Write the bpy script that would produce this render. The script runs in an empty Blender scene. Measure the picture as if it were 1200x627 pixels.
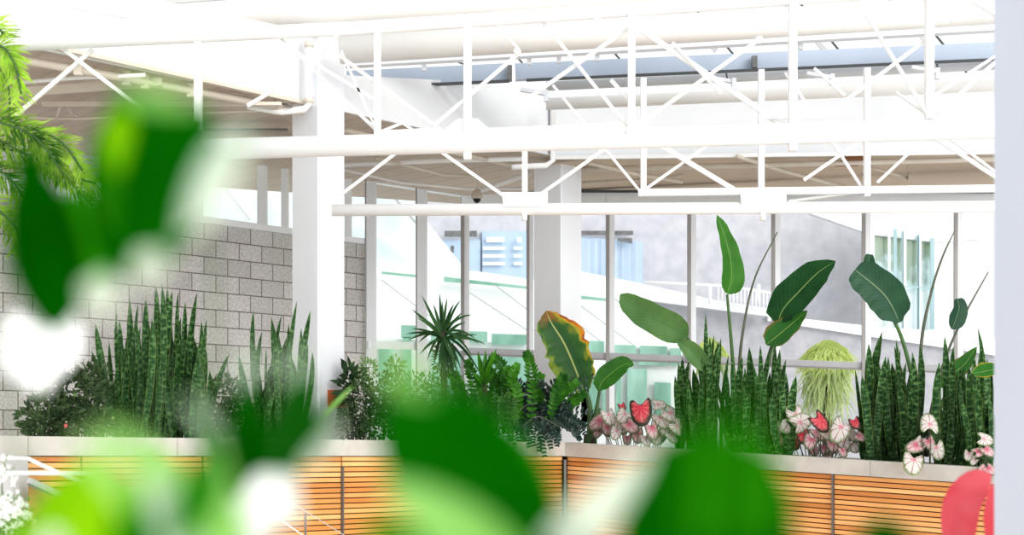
import bpy, math, random
from mathutils import Vector, Matrix, noise
V = Vector
scene = bpy.context.scene
COL = scene.collection
F = 2000.0; CX = 600.0; HY = 485.0; EYE = 1.6
def P(x, y, d): return V(((x-CX)/F*d, d, EYE-(y-HY)/F*d))
def ilerp(x, x0, d0, x1, d1):
    t = (x-x0)/(x1-x0); return 1.0/((1-t)/d0+t/d1)
def lerp(a, b, t): return a+(b-a)*t
dWA = lambda x: ilerp(x, 0, 13.39, 545, 17.8)      # block wall / left glazing
dWB = lambda x: ilerp(x, 545, 17.8, 1165, 15.9)    # back glazing
dPL = lambda x: ilerp(x, 25, 9.7, 662, 13.8)       # left planter front
dPR = lambda x: ilerp(x, 662, 13.8, 1160, 11.6)    # right planter front
dFA = lambda x: ilerp(x, 90, 10.68, 645, 14.75)    # left fascia
# ------------------------------------------------------------------ materials
def newmat(name):
    m = bpy.data.materials.new(name); m.use_nodes = True
    nt = m.node_tree; nt.nodes.clear()
    out = nt.nodes.new('ShaderNodeOutputMaterial')
    return m, nt, out
def node(nt, t, **kw):
    n = nt.nodes.new(t)
    for k, v in kw.items():
        if isinstance(k, str) and hasattr(n, k): setattr(n, k, v)
    return n
def ramp(nt, stops, interp='LINEAR'):
    r = nt.nodes.new('ShaderNodeValToRGB'); cr = r.color_ramp; cr.interpolation = interp
    while len(cr.elements) < len(stops): cr.elements.new(0.5)
    for e, (p, c) in zip(cr.elements, stops):
        e.position = p; e.color = (*c, 1) if len(c) == 3 else c
    return r
def pmat(name, col, col2=None, rough=.5, scale=8, metal=0, bump=0, detail=3, emit=0):
    m, nt, out = newmat(name)
    b = nt.nodes.new('ShaderNodeBsdfPrincipled'); L = nt.links.new
    b.inputs['Roughness'].default_value = rough; b.inputs['Metallic'].default_value = metal
    tc = nt.nodes.new('ShaderNodeTexCoord'); no = nt.nodes.new('ShaderNodeTexNoise')
    no.inputs['Scale'].default_value = scale; no.inputs['Detail'].default_value = detail
    L(tc.outputs['Object'], no.inputs['Vector'])
    c2 = col2 or tuple(c*.93 for c in col)
    r = ramp(nt, [(.35, col), (.65, c2)]); L(no.outputs['Fac'], r.inputs['Fac'])
    L(r.outputs['Color'], b.inputs['Base Color'])
    if bump:
        bp = nt.nodes.new('ShaderNodeBump'); bp.inputs['Strength'].default_value = bump; bp.inputs['Distance'].default_value = .01
        L(no.outputs['Fac'], bp.inputs['Height']); L(bp.outputs['Normal'], b.inputs['Normal'])
    if emit:
        L(r.outputs['Color'], b.inputs['Emission Color']); b.inputs['Emission Strength'].default_value = emit
    L(b.outputs['BSDF'], out.inputs['Surface'])
    return m
def leaf_out(nt, out, colsock, rough=.4, trans=.3, tint=(1.6, 1.8, .8), spec=.5):
    L = nt.links.new
    b = nt.nodes.new('ShaderNodeBsdfPrincipled'); b.inputs['Roughness'].default_value = rough
    b.inputs['Specular IOR Level'].default_value = spec
    t = nt.nodes.new('ShaderNodeBsdfTranslucent'); mx = nt.nodes.new('ShaderNodeMixShader')
    mul = nt.nodes.new('ShaderNodeMix'); mul.data_type = 'RGBA'; mul.blend_type = 'MULTIPLY'; mul.inputs[0].default_value = 1
    L(colsock, mul.inputs[6]); mul.inputs[7].default_value = (*tint, 1)
    L(mul.outputs[2], t.inputs['Color']); L(colsock, b.inputs['Base Color'])
    mx.inputs[0].default_value = trans
    L(b.outputs['BSDF'], mx.inputs[1]); L(t.outputs['BSDF'], mx.inputs[2]); L(mx.outputs[0], out.inputs['Surface'])
def math_n(nt, op, a, b=None, c=None):
    n = nt.nodes.new('ShaderNodeMath'); n.operation = op
    for i, v in enumerate((a, b, c)):
        if v is None: continue
        if isinstance(v, (int, float)): n.inputs[i].default_value = v
        else: nt.links.new(v, n.inputs[i])
    return n.outputs[0]
def mixc(nt, fac, a, b):
    n = nt.nodes.new('ShaderNodeMix'); n.data_type = 'RGBA'
    for i, v in ((0, fac), (6, a), (7, b)):
        if isinstance(v, (int, float)): n.inputs[i].default_value = v
        elif isinstance(v, tuple): n.inputs[i].default_value = (*v, 1)
        else: nt.links.new(v, n.inputs[i])
    return n.outputs[2]
def leafmat(name, dark, light, mid=None, edge=None, vein=0, rough=.35, trans=.3, scale=6, rnd=.5, tint=(1.5, 1.8, .7), spec=.22):
    """UV: u across 0..1, v along 0..1"""
    m, nt, out = newmat(name); L = nt.links.new
    uv = nt.nodes.new('ShaderNodeUVMap'); sep = nt.nodes.new('ShaderNodeSeparateXYZ'); L(uv.outputs[0], sep.inputs[0])
    tc = nt.nodes.new('ShaderNodeTexCoord'); no = nt.nodes.new('ShaderNodeTexNoise'); no.inputs['Scale'].default_value = scale
    L(tc.outputs['Object'], no.inputs['Vector'])
    oi = nt.nodes.new('ShaderNodeObjectInfo')
    f = math_n(nt, 'ADD', math_n(nt, 'MULTIPLY', no.outputs['Fac'], 1-rnd*.5), math_n(nt, 'MULTIPLY', oi.outputs['Random'], rnd*.5))
    r = ramp(nt, [(.3, dark), (.7, light)]); L(f, r.inputs['Fac']); c = r.outputs['Color']
    au = math_n(nt, 'ABSOLUTE', math_n(nt, 'SUBTRACT', sep.outputs[0], .5))
    if vein:
        s = math_n(nt, 'SINE', math_n(nt, 'MULTIPLY', math_n(nt, 'SUBTRACT', sep.outputs[1], math_n(nt, 'MULTIPLY', au, .5)), 90))
        c = mixc(nt, math_n(nt, 'MULTIPLY', math_n(nt, 'MAXIMUM', s, 0), vein), c, tuple(min(1, x*1.6) for x in light))
    if mid:
        c = mixc(nt, math_n(nt, 'MULTIPLY', math_n(nt, 'LESS_THAN', au, .016), .8), c, mid)
    if edge:
        mr = nt.nodes.new('ShaderNodeMapRange'); mr.inputs[1].default_value = .40; mr.inputs[2].default_value = .5
        L(math_n(nt, 'ADD', au, math_n(nt, 'MULTIPLY', math_n(nt, 'SUBTRACT', no.outputs['Fac'], .5), .25)), mr.inputs[0])
        c = mixc(nt, mr.outputs[0], c, edge)
    leaf_out(nt, out, c, rough, trans, tint, spec)
    return m
M = {}
M['steel'] = pmat('white_painted_steel', (.89, .89, .885), (.87, .87, .865), .4, 3)
M['steel_cool'] = pmat('cool_white_steel', (.80, .83, .88), (.77, .80, .85), .45, 3)
M['cream'] = pmat('cream_painted_steel', (.74, .68, .60), (.68, .62, .54), .5, 3)
M['colshade'] = pmat('column_paint', (.82, .835, .87), (.80, .815, .85), .5, 1.5)
M['fascia'] = pmat('white_fascia', (.77, .785, .80), (.75, .765, .78), .6, 2)
M['bluebeam'] = pmat('blue_grey_beam', (.50, .57, .68), (.46, .53, .63), .45, 2)
M['darkline'] = pmat('dark_gasket', (.10, .11, .12), None, .6)
M['duct'] = pmat('ivory_duct', (.80, .785, .76), (.84, .825, .80), .4, 2)
M['greyduct'] = pmat('grey_duct', (.60, .61, .62), (.66, .66, .66), .35, 2)
M['mullion'] = pmat('mullion_white', (.92, .95, .99), (.90, .93, .97), .4, 3)
M['mullion_dark'] = pmat('mullion_taupe', (.36, .35, .35), (.40, .39, .385), .5, 3)
M['coping'] = pmat('cast_stone', (.66, .64, .60), (.56, .54, .50), .8, 5, bump=.15)
M['soil'] = pmat('potting_soil', (.035, .025, .02), (.06, .04, .03), .95, 30, bump=.5)
M['seam'] = pmat('steel_divider', (.22, .21, .22), None, .5, metal=.3)
M['concrete'] = pmat('board_concrete', (.57, .57, .61), (.66, .65, .69), .85, 5, detail=8)
M['concrete_dark'] = pmat('parapet_concrete', (.42, .42, .45), (.52, .51, .54), .85, 5, detail=8)
M['pier'] = pmat('grey_pier', (.58, .58, .60), (.66, .66, .67), .8, 3)
M['outwhite'] = pmat('white_cladding', (.92, .94, .95), (.88, .91, .92), .6, 1)
M['outgrey'] = pmat('grey_seam', (.50, .51, .52), None, .6)
M['bluecurtain'] = pmat('pale_blue_glazing', (.50, .62, .76), (.58, .69, .81), .3, 1.5)
M['glaze_bar'] = pmat('soft_blue_bar', (.66, .75, .85), None, .5)
M['teal'] = pmat('teal_glass_frame', (.30, .44, .47), (.40, .54, .56), .25, 1.5)
M['louver'] = pmat('dark_louver', (.16, .16, .17), (.24, .24, .24), .5, 14)
M['floor'] = pmat('pale_floor', (.90, .88, .85), (.88, .86, .82), .7, .5)
M['ground'] = pmat('pale_paving', (.80, .80, .78), (.74, .75, .73), .8, .4)
M['orange'] = pmat('terracotta_panel', (.62, .20, .08), (.55, .16, .06), .5, 4)
M['inkgrey'] = pmat('sign_letters', (.45, .42, .40), None, .5)
M['bark'] = pmat('dark_bark', (.05, .035, .03), (.11, .08, .06), .9, 25, bump=.6)
M['stemgreen'] = pmat('green_stalk', (.10, .20, .06), (.07, .15, .05), .5, 12)
M['stemdark'] = pmat('dusky_stalk', (.10, .12, .08), (.16, .17, .12), .5, 12)
M['wire'] = pmat('steel_cable', (.7, .7, .7), None, .3, metal=.6)
M['domedark'] = pmat('smoked_dome', (.02, .02, .02), None, .1)
M['domebody'] = pmat('beige_housing', (.62, .55, .48), None, .4)
# soffit: corrugated deck
def soffit_mat():
    m, nt, out = newmat('tan_ribbed_deck'); L = nt.links.new
    b = nt.nodes.new('ShaderNodeBsdfPrincipled'); b.inputs['Roughness'].default_value = .7
    tc = nt.nodes.new('ShaderNodeTexCoord'); mp = nt.nodes.new('ShaderNodeMapping'); mp.inputs['Rotation'].default_value = (0, 0, math.radians(-38))
    w = nt.nodes.new('ShaderNodeTexWave'); w.inputs['Scale'].default_value = 1.1; w.inputs['Distortion'].default_value = 0; w.wave_profile = 'SIN'
    L(tc.outputs['Object'], mp.inputs[0]); L(mp.outputs[0], w.inputs[0])
    no = nt.nodes.new('ShaderNodeTexNoise'); no.inputs['Scale'].default_value = .6; L(tc.outputs['Object'], no.inputs[0])
    r = ramp(nt, [(0, (.60, .51, .43)), (.08, (.70, .61, .53)), (.95, (.73, .64, .56)), (1, (.66, .57, .48))]); L(w.outputs[0], r.inputs[0])
    c = mixc(nt, math_n(nt, 'MULTIPLY', no.outputs['Fac'], 1.0), r.outputs['Color'], (.50, .42, .35))
    L(c, b.inputs['Base Color']); L(b.outputs[0], out.inputs[0]); return m
M['soffit'] = soffit_mat()
def brick_mat():
    m, nt, out = newmat('split_face_block'); L = nt.links.new
    b = nt.nodes.new('ShaderNodeBsdfPrincipled'); b.inputs['Roughness'].default_value = .85
    uv = nt.nodes.new('ShaderNodeUVMap')
    br = nt.nodes.new('ShaderNodeTexBrick'); br.offset = .5; br.squash = 1
    br.inputs['Scale'].default_value = 1; br.inputs['Brick Width'].default_value = .275; br.inputs['Row Height'].default_value = .155
    br.inputs['Mortar Size'].default_value = .0048; br.inputs['Mortar Smooth'].default_value = .15
    br.inputs['Color1'].default_value = (.70, .69, .69, 1); br.inputs['Color2'].default_value = (.58, .575, .575, 1); br.inputs['Mortar'].default_value = (.20, .17, .16, 1)
    L(uv.outputs[0], br.inputs[0])
    no = nt.nodes.new('ShaderNodeTexNoise'); no.inputs['Scale'].default_value = 45; no.inputs['Detail'].default_value = 4
    L(uv.outputs[0], no.inputs[0])
    r = ramp(nt, [(.3, (.78, .78, .78)), (.7, (1.15, 1.13, 1.12))]); L(no.outputs['Fac'], r.inputs[0])
    mu = nt.nodes.new('ShaderNodeMix'); mu.data_type = 'RGBA'; mu.blend_type = 'MULTIPLY'; mu.inputs[0].default_value = 1
    L(br.outputs['Color'], mu.inputs[6]); L(r.outputs[0], mu.inputs[7]); L(mu.outputs[2], b.inputs['Base Color'])
    bp = nt.nodes.new('ShaderNodeBump'); bp.inputs['Strength'].default_value = .4; bp.inputs['Distance'].default_value = .01; L(no.outputs['Fac'], bp.inputs['Height']); L(bp.outputs[0], b.inputs['Normal'])
    L(b.outputs[0], out.inputs[0]); return m
M['brick'] = brick_mat()
def wood_mat():
    m, nt, out = newmat('cedar_slats'); L = nt.links.new
    b = nt.nodes.new('ShaderNodeBsdfPrincipled'); b.inputs['Roughness'].default_value = .4
    uv = nt.nodes.new('ShaderNodeUVMap'); sep = nt.nodes.new('ShaderNodeSeparateXYZ'); L(uv.outputs[0], sep.inputs[0])
    wn = nt.nodes.new('ShaderNodeTexWhiteNoise'); wn.noise_dimensions = '1D'; L(math_n(nt, 'FLOOR', sep.outputs[1]), wn.inputs['W'])
    mp = nt.nodes.new('ShaderNodeMapping'); mp.inputs['Scale'].default_value = (1.6, 3.0, 1); L(uv.outputs[0], mp.inputs[0])
    no = nt.nodes.new('ShaderNodeTexNoise'); no.inputs['Scale'].default_value = 2; no.inputs['Detail'].default_value = 6; L(mp.outputs[0], no.inputs[0])
    f = math_n(nt, 'ADD', math_n(nt, 'MULTIPLY', wn.outputs[0], .55), math_n(nt, 'MULTIPLY', no.outputs['Fac'], .5))
    r = ramp(nt, [(.15, (.56, .22, .06)), (.5, (.80, .40, .14)), (.9, (.98, .66, .32))]); L(f, r.inputs[0])
    L(r.outputs[0], b.inputs['Base Color']); L(b.outputs[0], out.inputs[0]); return m
M['wood'] = wood_mat()
M['woodback'] = pmat('slat_shadow_gap', (.22, .10, .04), None, .9)
def glass_mat(name, tint, fac=.08, density=0.0):
    m, nt, out = newmat(name); L = nt.links.new
    t = nt.nodes.new('ShaderNodeBsdfTransparent'); t.inputs[0].default_value = (*tint, 1)
    g = nt.nodes.new('ShaderNodeBsdfGlossy'); g.inputs['Roughness'].default_value = .03
    fr = nt.nodes.new('ShaderNodeLayerWeight'); fr.inputs[0].default_value = .15
    mx = nt.nodes.new('ShaderNodeMixShader'); L(math_n(nt, 'MULTIPLY', fr.outputs['Fresnel'], fac*5), mx.inputs[0])
    L(t.outputs[0], mx.inputs[1]); L(g.outputs[0], mx.inputs[2]); L(mx.outputs[0], out.inputs[0]); return m
M['glass'] = glass_mat('clear_pane', (.975, .99, .99))
def green_glass():
    m, nt, out = newmat('green_reflective_glass'); L = nt.links.new
    b = nt.nodes.new('ShaderNodeBsdfPrincipled'); b.inputs['Roughness'].default_value = .08
    tc = nt.nodes.new('ShaderNodeTexCoord'); mp = nt.nodes.new('ShaderNodeMapping'); mp.inputs['Scale'].default_value = (1.5, 1, .5)
    no = nt.nodes.new('ShaderNodeTexNoise'); no.inputs['Scale'].default_value = 2; no.inputs['Detail'].default_value = 5
    L(tc.outputs['Object'], mp.inputs[0]); L(mp.outputs[0], no.inputs[0])
    r = ramp(nt, [(.35, (.22, .42, .33)), (.55, (.32, .56, .46)), (.7, (.46, .70, .62))]); L(no.outputs['Fac'], r.inputs[0])
    L(r.outputs[0], b.inputs['Base Color']); L(b.outputs[0], out.inputs[0]); return m
M['greenglass'] = green_glass()
def leafy_glass():
    m, nt, out = newmat('glass_with_foliage'); L = nt.links.new
    b = nt.nodes.new('ShaderNodeBsdfPrincipled'); b.inputs['Roughness'].default_value = .1
    tc = nt.nodes.new('ShaderNodeTexCoord'); sep = nt.nodes.new('ShaderNodeSeparateXYZ'); L(tc.outputs['Object'], sep.inputs[0])
    no = nt.nodes.new('ShaderNodeTexNoise'); no.inputs['Scale'].default_value = 2.4; no.inputs['Detail'].default_value = 7; L(tc.outputs['Object'], no.inputs[0])
    f = math_n(nt, 'ADD', math_n(nt, 'SUBTRACT', no.outputs['Fac'], .5), math_n(nt, 'MULTIPLY', math_n(nt, 'SUBTRACT', sep.outputs[2], 3.55), .55))
    r = ramp(nt, [(.0, (.84, .92, .92)), (.12, (.62, .76, .76)), (.24, (.36, .46, .38)), (.5, (.38, .46, .32))]); L(f, r.inputs[0])
    L(r.outputs[0], b.inputs['Base Color']); L(b.outputs[0], out.inputs[0]); return m
M['leafyglass'] = leafy_glass()
def snake_mat():
    m, nt, out = newmat('banded_snake_leaf'); L = nt.links.new
    uv = nt.nodes.new('ShaderNodeUVMap'); sep = nt.nodes.new('ShaderNodeSeparateXYZ'); L(uv.outputs[0], sep.inputs[0])
    oi = nt.nodes.new('ShaderNodeObjectInfo')
    mp = nt.nodes.new('ShaderNodeCombineXYZ')
    L(math_n(nt, 'ADD', math_n(nt, 'MULTIPLY', sep.outputs[0], .9), math_n(nt, 'MULTIPLY', oi.outputs['Random'], 40)), mp.inputs[0])
    L(math_n(nt, 'MULTIPLY', sep.outputs[1], 26), mp.inputs[1])
    no = nt.nodes.new('ShaderNodeTexNoise'); no.inputs['Scale'].default_value = 1.6; no.inputs['Detail'].default_value = 3; L(mp.outputs[0], no.inputs[0])
    r = ramp(nt, [(.36, (.010, .040, .012)), (.50, (.035, .11, .030)), (.66, (.20, .36, .15))]); L(no.outputs['Fac'], r.inputs[0])
    c = mixc(nt, math_n(nt, 'MULTIPLY', oi.outputs['Random'], .5), r.outputs[0], (.02, .075, .02))
    au = math_n(nt, 'ABSOLUTE', math_n(nt, 'SUBTRACT', sep.outputs[0], .5))
    c = mixc(nt, math_n(nt, 'MULTIPLY', math_n(nt, 'GREATER_THAN', au, .44), .45), c, (.26, .34, .10))
    leaf_out(nt, out, c, .45, .15, (1.4, 1.7, .6), .25); return m
M['snake'] = snake_mat()
def caladium_mat(name, center, field, edge, veincol, c0, c1, rim=.80):
    m, nt, out = newmat(name); L = nt.links.new
    uv = nt.nodes.new('ShaderNodeUVMap'); sep = nt.nodes.new('ShaderNodeSeparateXYZ'); L(uv.outputs[0], sep.inputs[0])
    x = math_n(nt, 'SUBTRACT', sep.outputs[0], .5); y = math_n(nt, 'SUBTRACT', sep.outputs[1], .38)
    ang = math_n(nt, 'ARCTAN2', x, y); rad = math_n(nt, 'SQRT', math_n(nt, 'ADD', math_n(nt, 'MULTIPLY', x, x), math_n(nt, 'MULTIPLY', y, y)))
    no = nt.nodes.new('ShaderNodeTexNoise'); no.inputs['Scale'].default_value = 9; no.inputs['Detail'].default_value = 3; L(uv.outputs[0], no.inputs[0])
    s = math_n(nt, 'ABSOLUTE', math_n(nt, 'SINE', math_n(nt, 'ADD', math_n(nt, 'MULTIPLY', ang, 4), math_n(nt, 'MULTIPLY', math_n(nt, 'SUBTRACT', no.outputs['Fac'], .5), .8))))
    vein = math_n(nt, 'LESS_THAN', s, .22)
    r = ramp(nt, [(c0, center), (c1, field)])
    L(math_n(nt, 'ADD', rad, math_n(nt, 'MULTIPLY', math_n(nt, 'SUBTRACT', no.outputs['Fac'], .5), .25)), r.inputs[0])
    c = mixc(nt, math_n(nt, 'MULTIPLY', vein, .8), r.outputs[0], veincol)
    uv2 = nt.nodes.new('ShaderNodeUVMap'); uv2.uv_map = 'rim'; s2 = nt.nodes.new('ShaderNodeSeparateXYZ'); L(uv2.outputs[0], s2.inputs[0])
    mr = nt.nodes.new('ShaderNodeMapRange'); mr.inputs[1].default_value = rim-.08; mr.inputs[2].default_value = rim+.12
    L(math_n(nt, 'ADD', s2.outputs[0], math_n(nt, 'MULTIPLY', math_n(nt, 'SUBTRACT', no.outputs['Fac'], .5), .5)), mr.inputs[0])
    c = mixc(nt, mr.outputs[0], c, edge)
    leaf_out(nt, out, c, .4, .25, (1.2, 1.1, 1.0)); return m
M['cal_white'] = caladium_mat('white_pink_caladium', (.78, .22, .32), (.80, .76, .74), (.22, .30, .14), (.34, .16, .15), .0, .16, .84)
M['cal_pink'] = caladium_mat('pink_veined_caladium', (.70, .12, .22), (.76, .56, .58), (.16, .20, .10), (.40, .07, .12), .0, .32, .78)
M['cal_red'] = caladium_mat('red_heart_caladium', (.62, .03, .07), (.66, .14, .15), (.03, .04, .02), (.80, .34, .34), .1, .5, .74)
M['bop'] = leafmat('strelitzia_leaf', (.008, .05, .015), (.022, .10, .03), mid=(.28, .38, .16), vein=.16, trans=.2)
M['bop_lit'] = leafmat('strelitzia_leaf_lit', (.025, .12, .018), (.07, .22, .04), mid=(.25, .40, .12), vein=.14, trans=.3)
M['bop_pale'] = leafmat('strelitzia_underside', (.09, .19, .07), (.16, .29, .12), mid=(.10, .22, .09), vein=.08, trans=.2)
M['bop_grey'] = leafmat('strelitzia_leaf_dusky', (.022, .07, .045), (.045, .12, .07), mid=(.25, .34, .22), vein=.14, trans=.12)
M['bop_edge'] = leafmat('strelitzia_leaf_browned', (.02, .10, .025), (.05, .17, .04), mid=(.35, .42, .16), edge=(.20, .15, .04), vein=.14, trans=.2)
M['burnt'] = leafmat('sunburnt_leaf', (.035, .16, .025), (.08, .26, .05), mid=(.40, .46, .22), edge=(.62, .40, .03), vein=.16, trans=.3)
def burnt2():
    m, nt, out = newmat('scorched_leaf'); L = nt.links.new
    uv = nt.nodes.new('ShaderNodeUVMap'); sep = nt.nodes.new('ShaderNodeSeparateXYZ'); L(uv.outputs[0], sep.inputs[0])
    no = nt.nodes.new('ShaderNodeTexNoise'); no.inputs['Scale'].default_value = 5; no.inputs['Detail'].default_value = 5; L(uv.outputs[0], no.inputs[0])
    n = math_n(nt, 'MULTIPLY', math_n(nt, 'SUBTRACT', no.outputs['Fac'], .5), .55)
    f = math_n(nt, 'SUBTRACT', math_n(nt, 'ADD', sep.outputs[0], n), math_n(nt, 'MULTIPLY', math_n(nt, 'SUBTRACT', .75, sep.outputs[1]), .22))
    r = ramp(nt, [(.0, (.24, .34, .05)), (.07, (.04, .15, .025)), (.50, (.02, .10, .025)), (.76, (.05, .16, .03)), (.88, (.50, .44, .04)), (.95, (.72, .26, .02)), (1, (.32, .09, .02))]); L(f, r.inputs[0])
    top = ramp(nt, [(.86, (0, 0, 0)), (.96, (1, 1, 1))]); L(math_n(nt, 'ADD', sep.outputs[1], n), top.inputs[0])
    c = mixc(nt, math_n(nt, 'MULTIPLY', top.outputs[0], .8), r.outputs[0], (.35, .14, .03))
    au = math_n(nt, 'ABSOLUTE', math_n(nt, 'SUBTRACT', sep.outputs[0], .5))
    c = mixc(nt, math_n(nt, 'LESS_THAN', au, .018), c, (.42, .48, .20))
    leaf_out(nt, out, c, .4, .3, (1.5, 1.4, .6)); return m
M['scorched'] = burnt2()
M['dracaena'] = leafmat('dracaena_blade', (.015, .06, .02), (.06, .15, .05), trans=.15)
M['shrub'] = leafmat('fine_shrub_leaf', (.02, .05, .02), (.14, .20, .10), trans=.2, scale=14, rnd=0)
M['shrub_dark'] = leafmat('dark_shrub_leaf', (.01, .03, .015), (.06, .12, .05), trans=.12, scale=14, rnd=0)
M['shrub_pale'] = leafmat('pale_shrub_leaf', (.10, .20, .06), (.30, .42, .20), trans=.3, scale=14, rnd=0)
M['zz'] = leafmat('zz_bright_leaflet', (.015, .10, .01), (.10, .32, .03), trans=.25, rough=.25, scale=10)
M['zz_dark'] = leafmat('zz_black_leaflet', (.012, .032, .028), (.05, .10, .075), trans=.05, rough=.3, scale=16, spec=.5)
M['fern'] = leafmat('fern_frond', (.04, .14, .03), (.13, .27, .09), trans=.3, scale=8)
M['palm'] = leafmat('palm_leaflet', (.06, .16, .03), (.55, .70, .16), trans=.45, scale=9, rough=.3)
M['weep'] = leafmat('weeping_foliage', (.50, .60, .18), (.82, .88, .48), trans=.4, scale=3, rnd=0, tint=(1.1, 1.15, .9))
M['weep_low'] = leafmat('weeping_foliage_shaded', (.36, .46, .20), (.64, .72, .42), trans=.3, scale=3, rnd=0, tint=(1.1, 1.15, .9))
FT = (1.6, 1.9, .6)
M['fg_dark'] = leafmat('near_dark_leaf', (.001, .070, .0006), (.003, .115, .001), trans=.25, tint=FT, scale=12, spec=0, rough=.9, mid=(.006, .13, .002))
M['fg_mid'] = leafmat('near_green_leaf', (.015, .16, .002), (.05, .28, .006), trans=.35, tint=FT, scale=12, spec=0, rough=.9)
M['fg_lime'] = leafmat('near_lime_leaf', (.16, .44, .005), (.36, .64, .01), trans=.4, tint=(1.3, 1.3, .5), scale=12, spec=0, rough=.9)
M['fg_pale'] = leafmat('near_pale_leaf', (.22, .50, .10), (.42, .68, .28), trans=.4, tint=(1.2, 1.3, .8), scale=12, spec=.1)
M['fg_grey'] = leafmat('near_silvery_leaf', (.40, .50, .38), (.55, .66, .55), trans=.3, tint=(1.1, 1.1, 1), scale=12, spec=.5)
M['petal'] = leafmat('white_petal', (.95, .95, .95), (.97, .97, .97), trans=.2, tint=(1, 1, 1), rnd=0)
M['petal_soft'] = leafmat('ivory_petal', (.68, .76, .64), (.80, .85, .76), trans=.4, tint=(1.1, 1.1, 1), rnd=0)
M['redpetal'] = leafmat('coral_red_spathe', (.66, .04, .06), (.80, .22, .26), trans=.3, tint=(1.2, .8, .8), scale=6, rough=.3)
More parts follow.
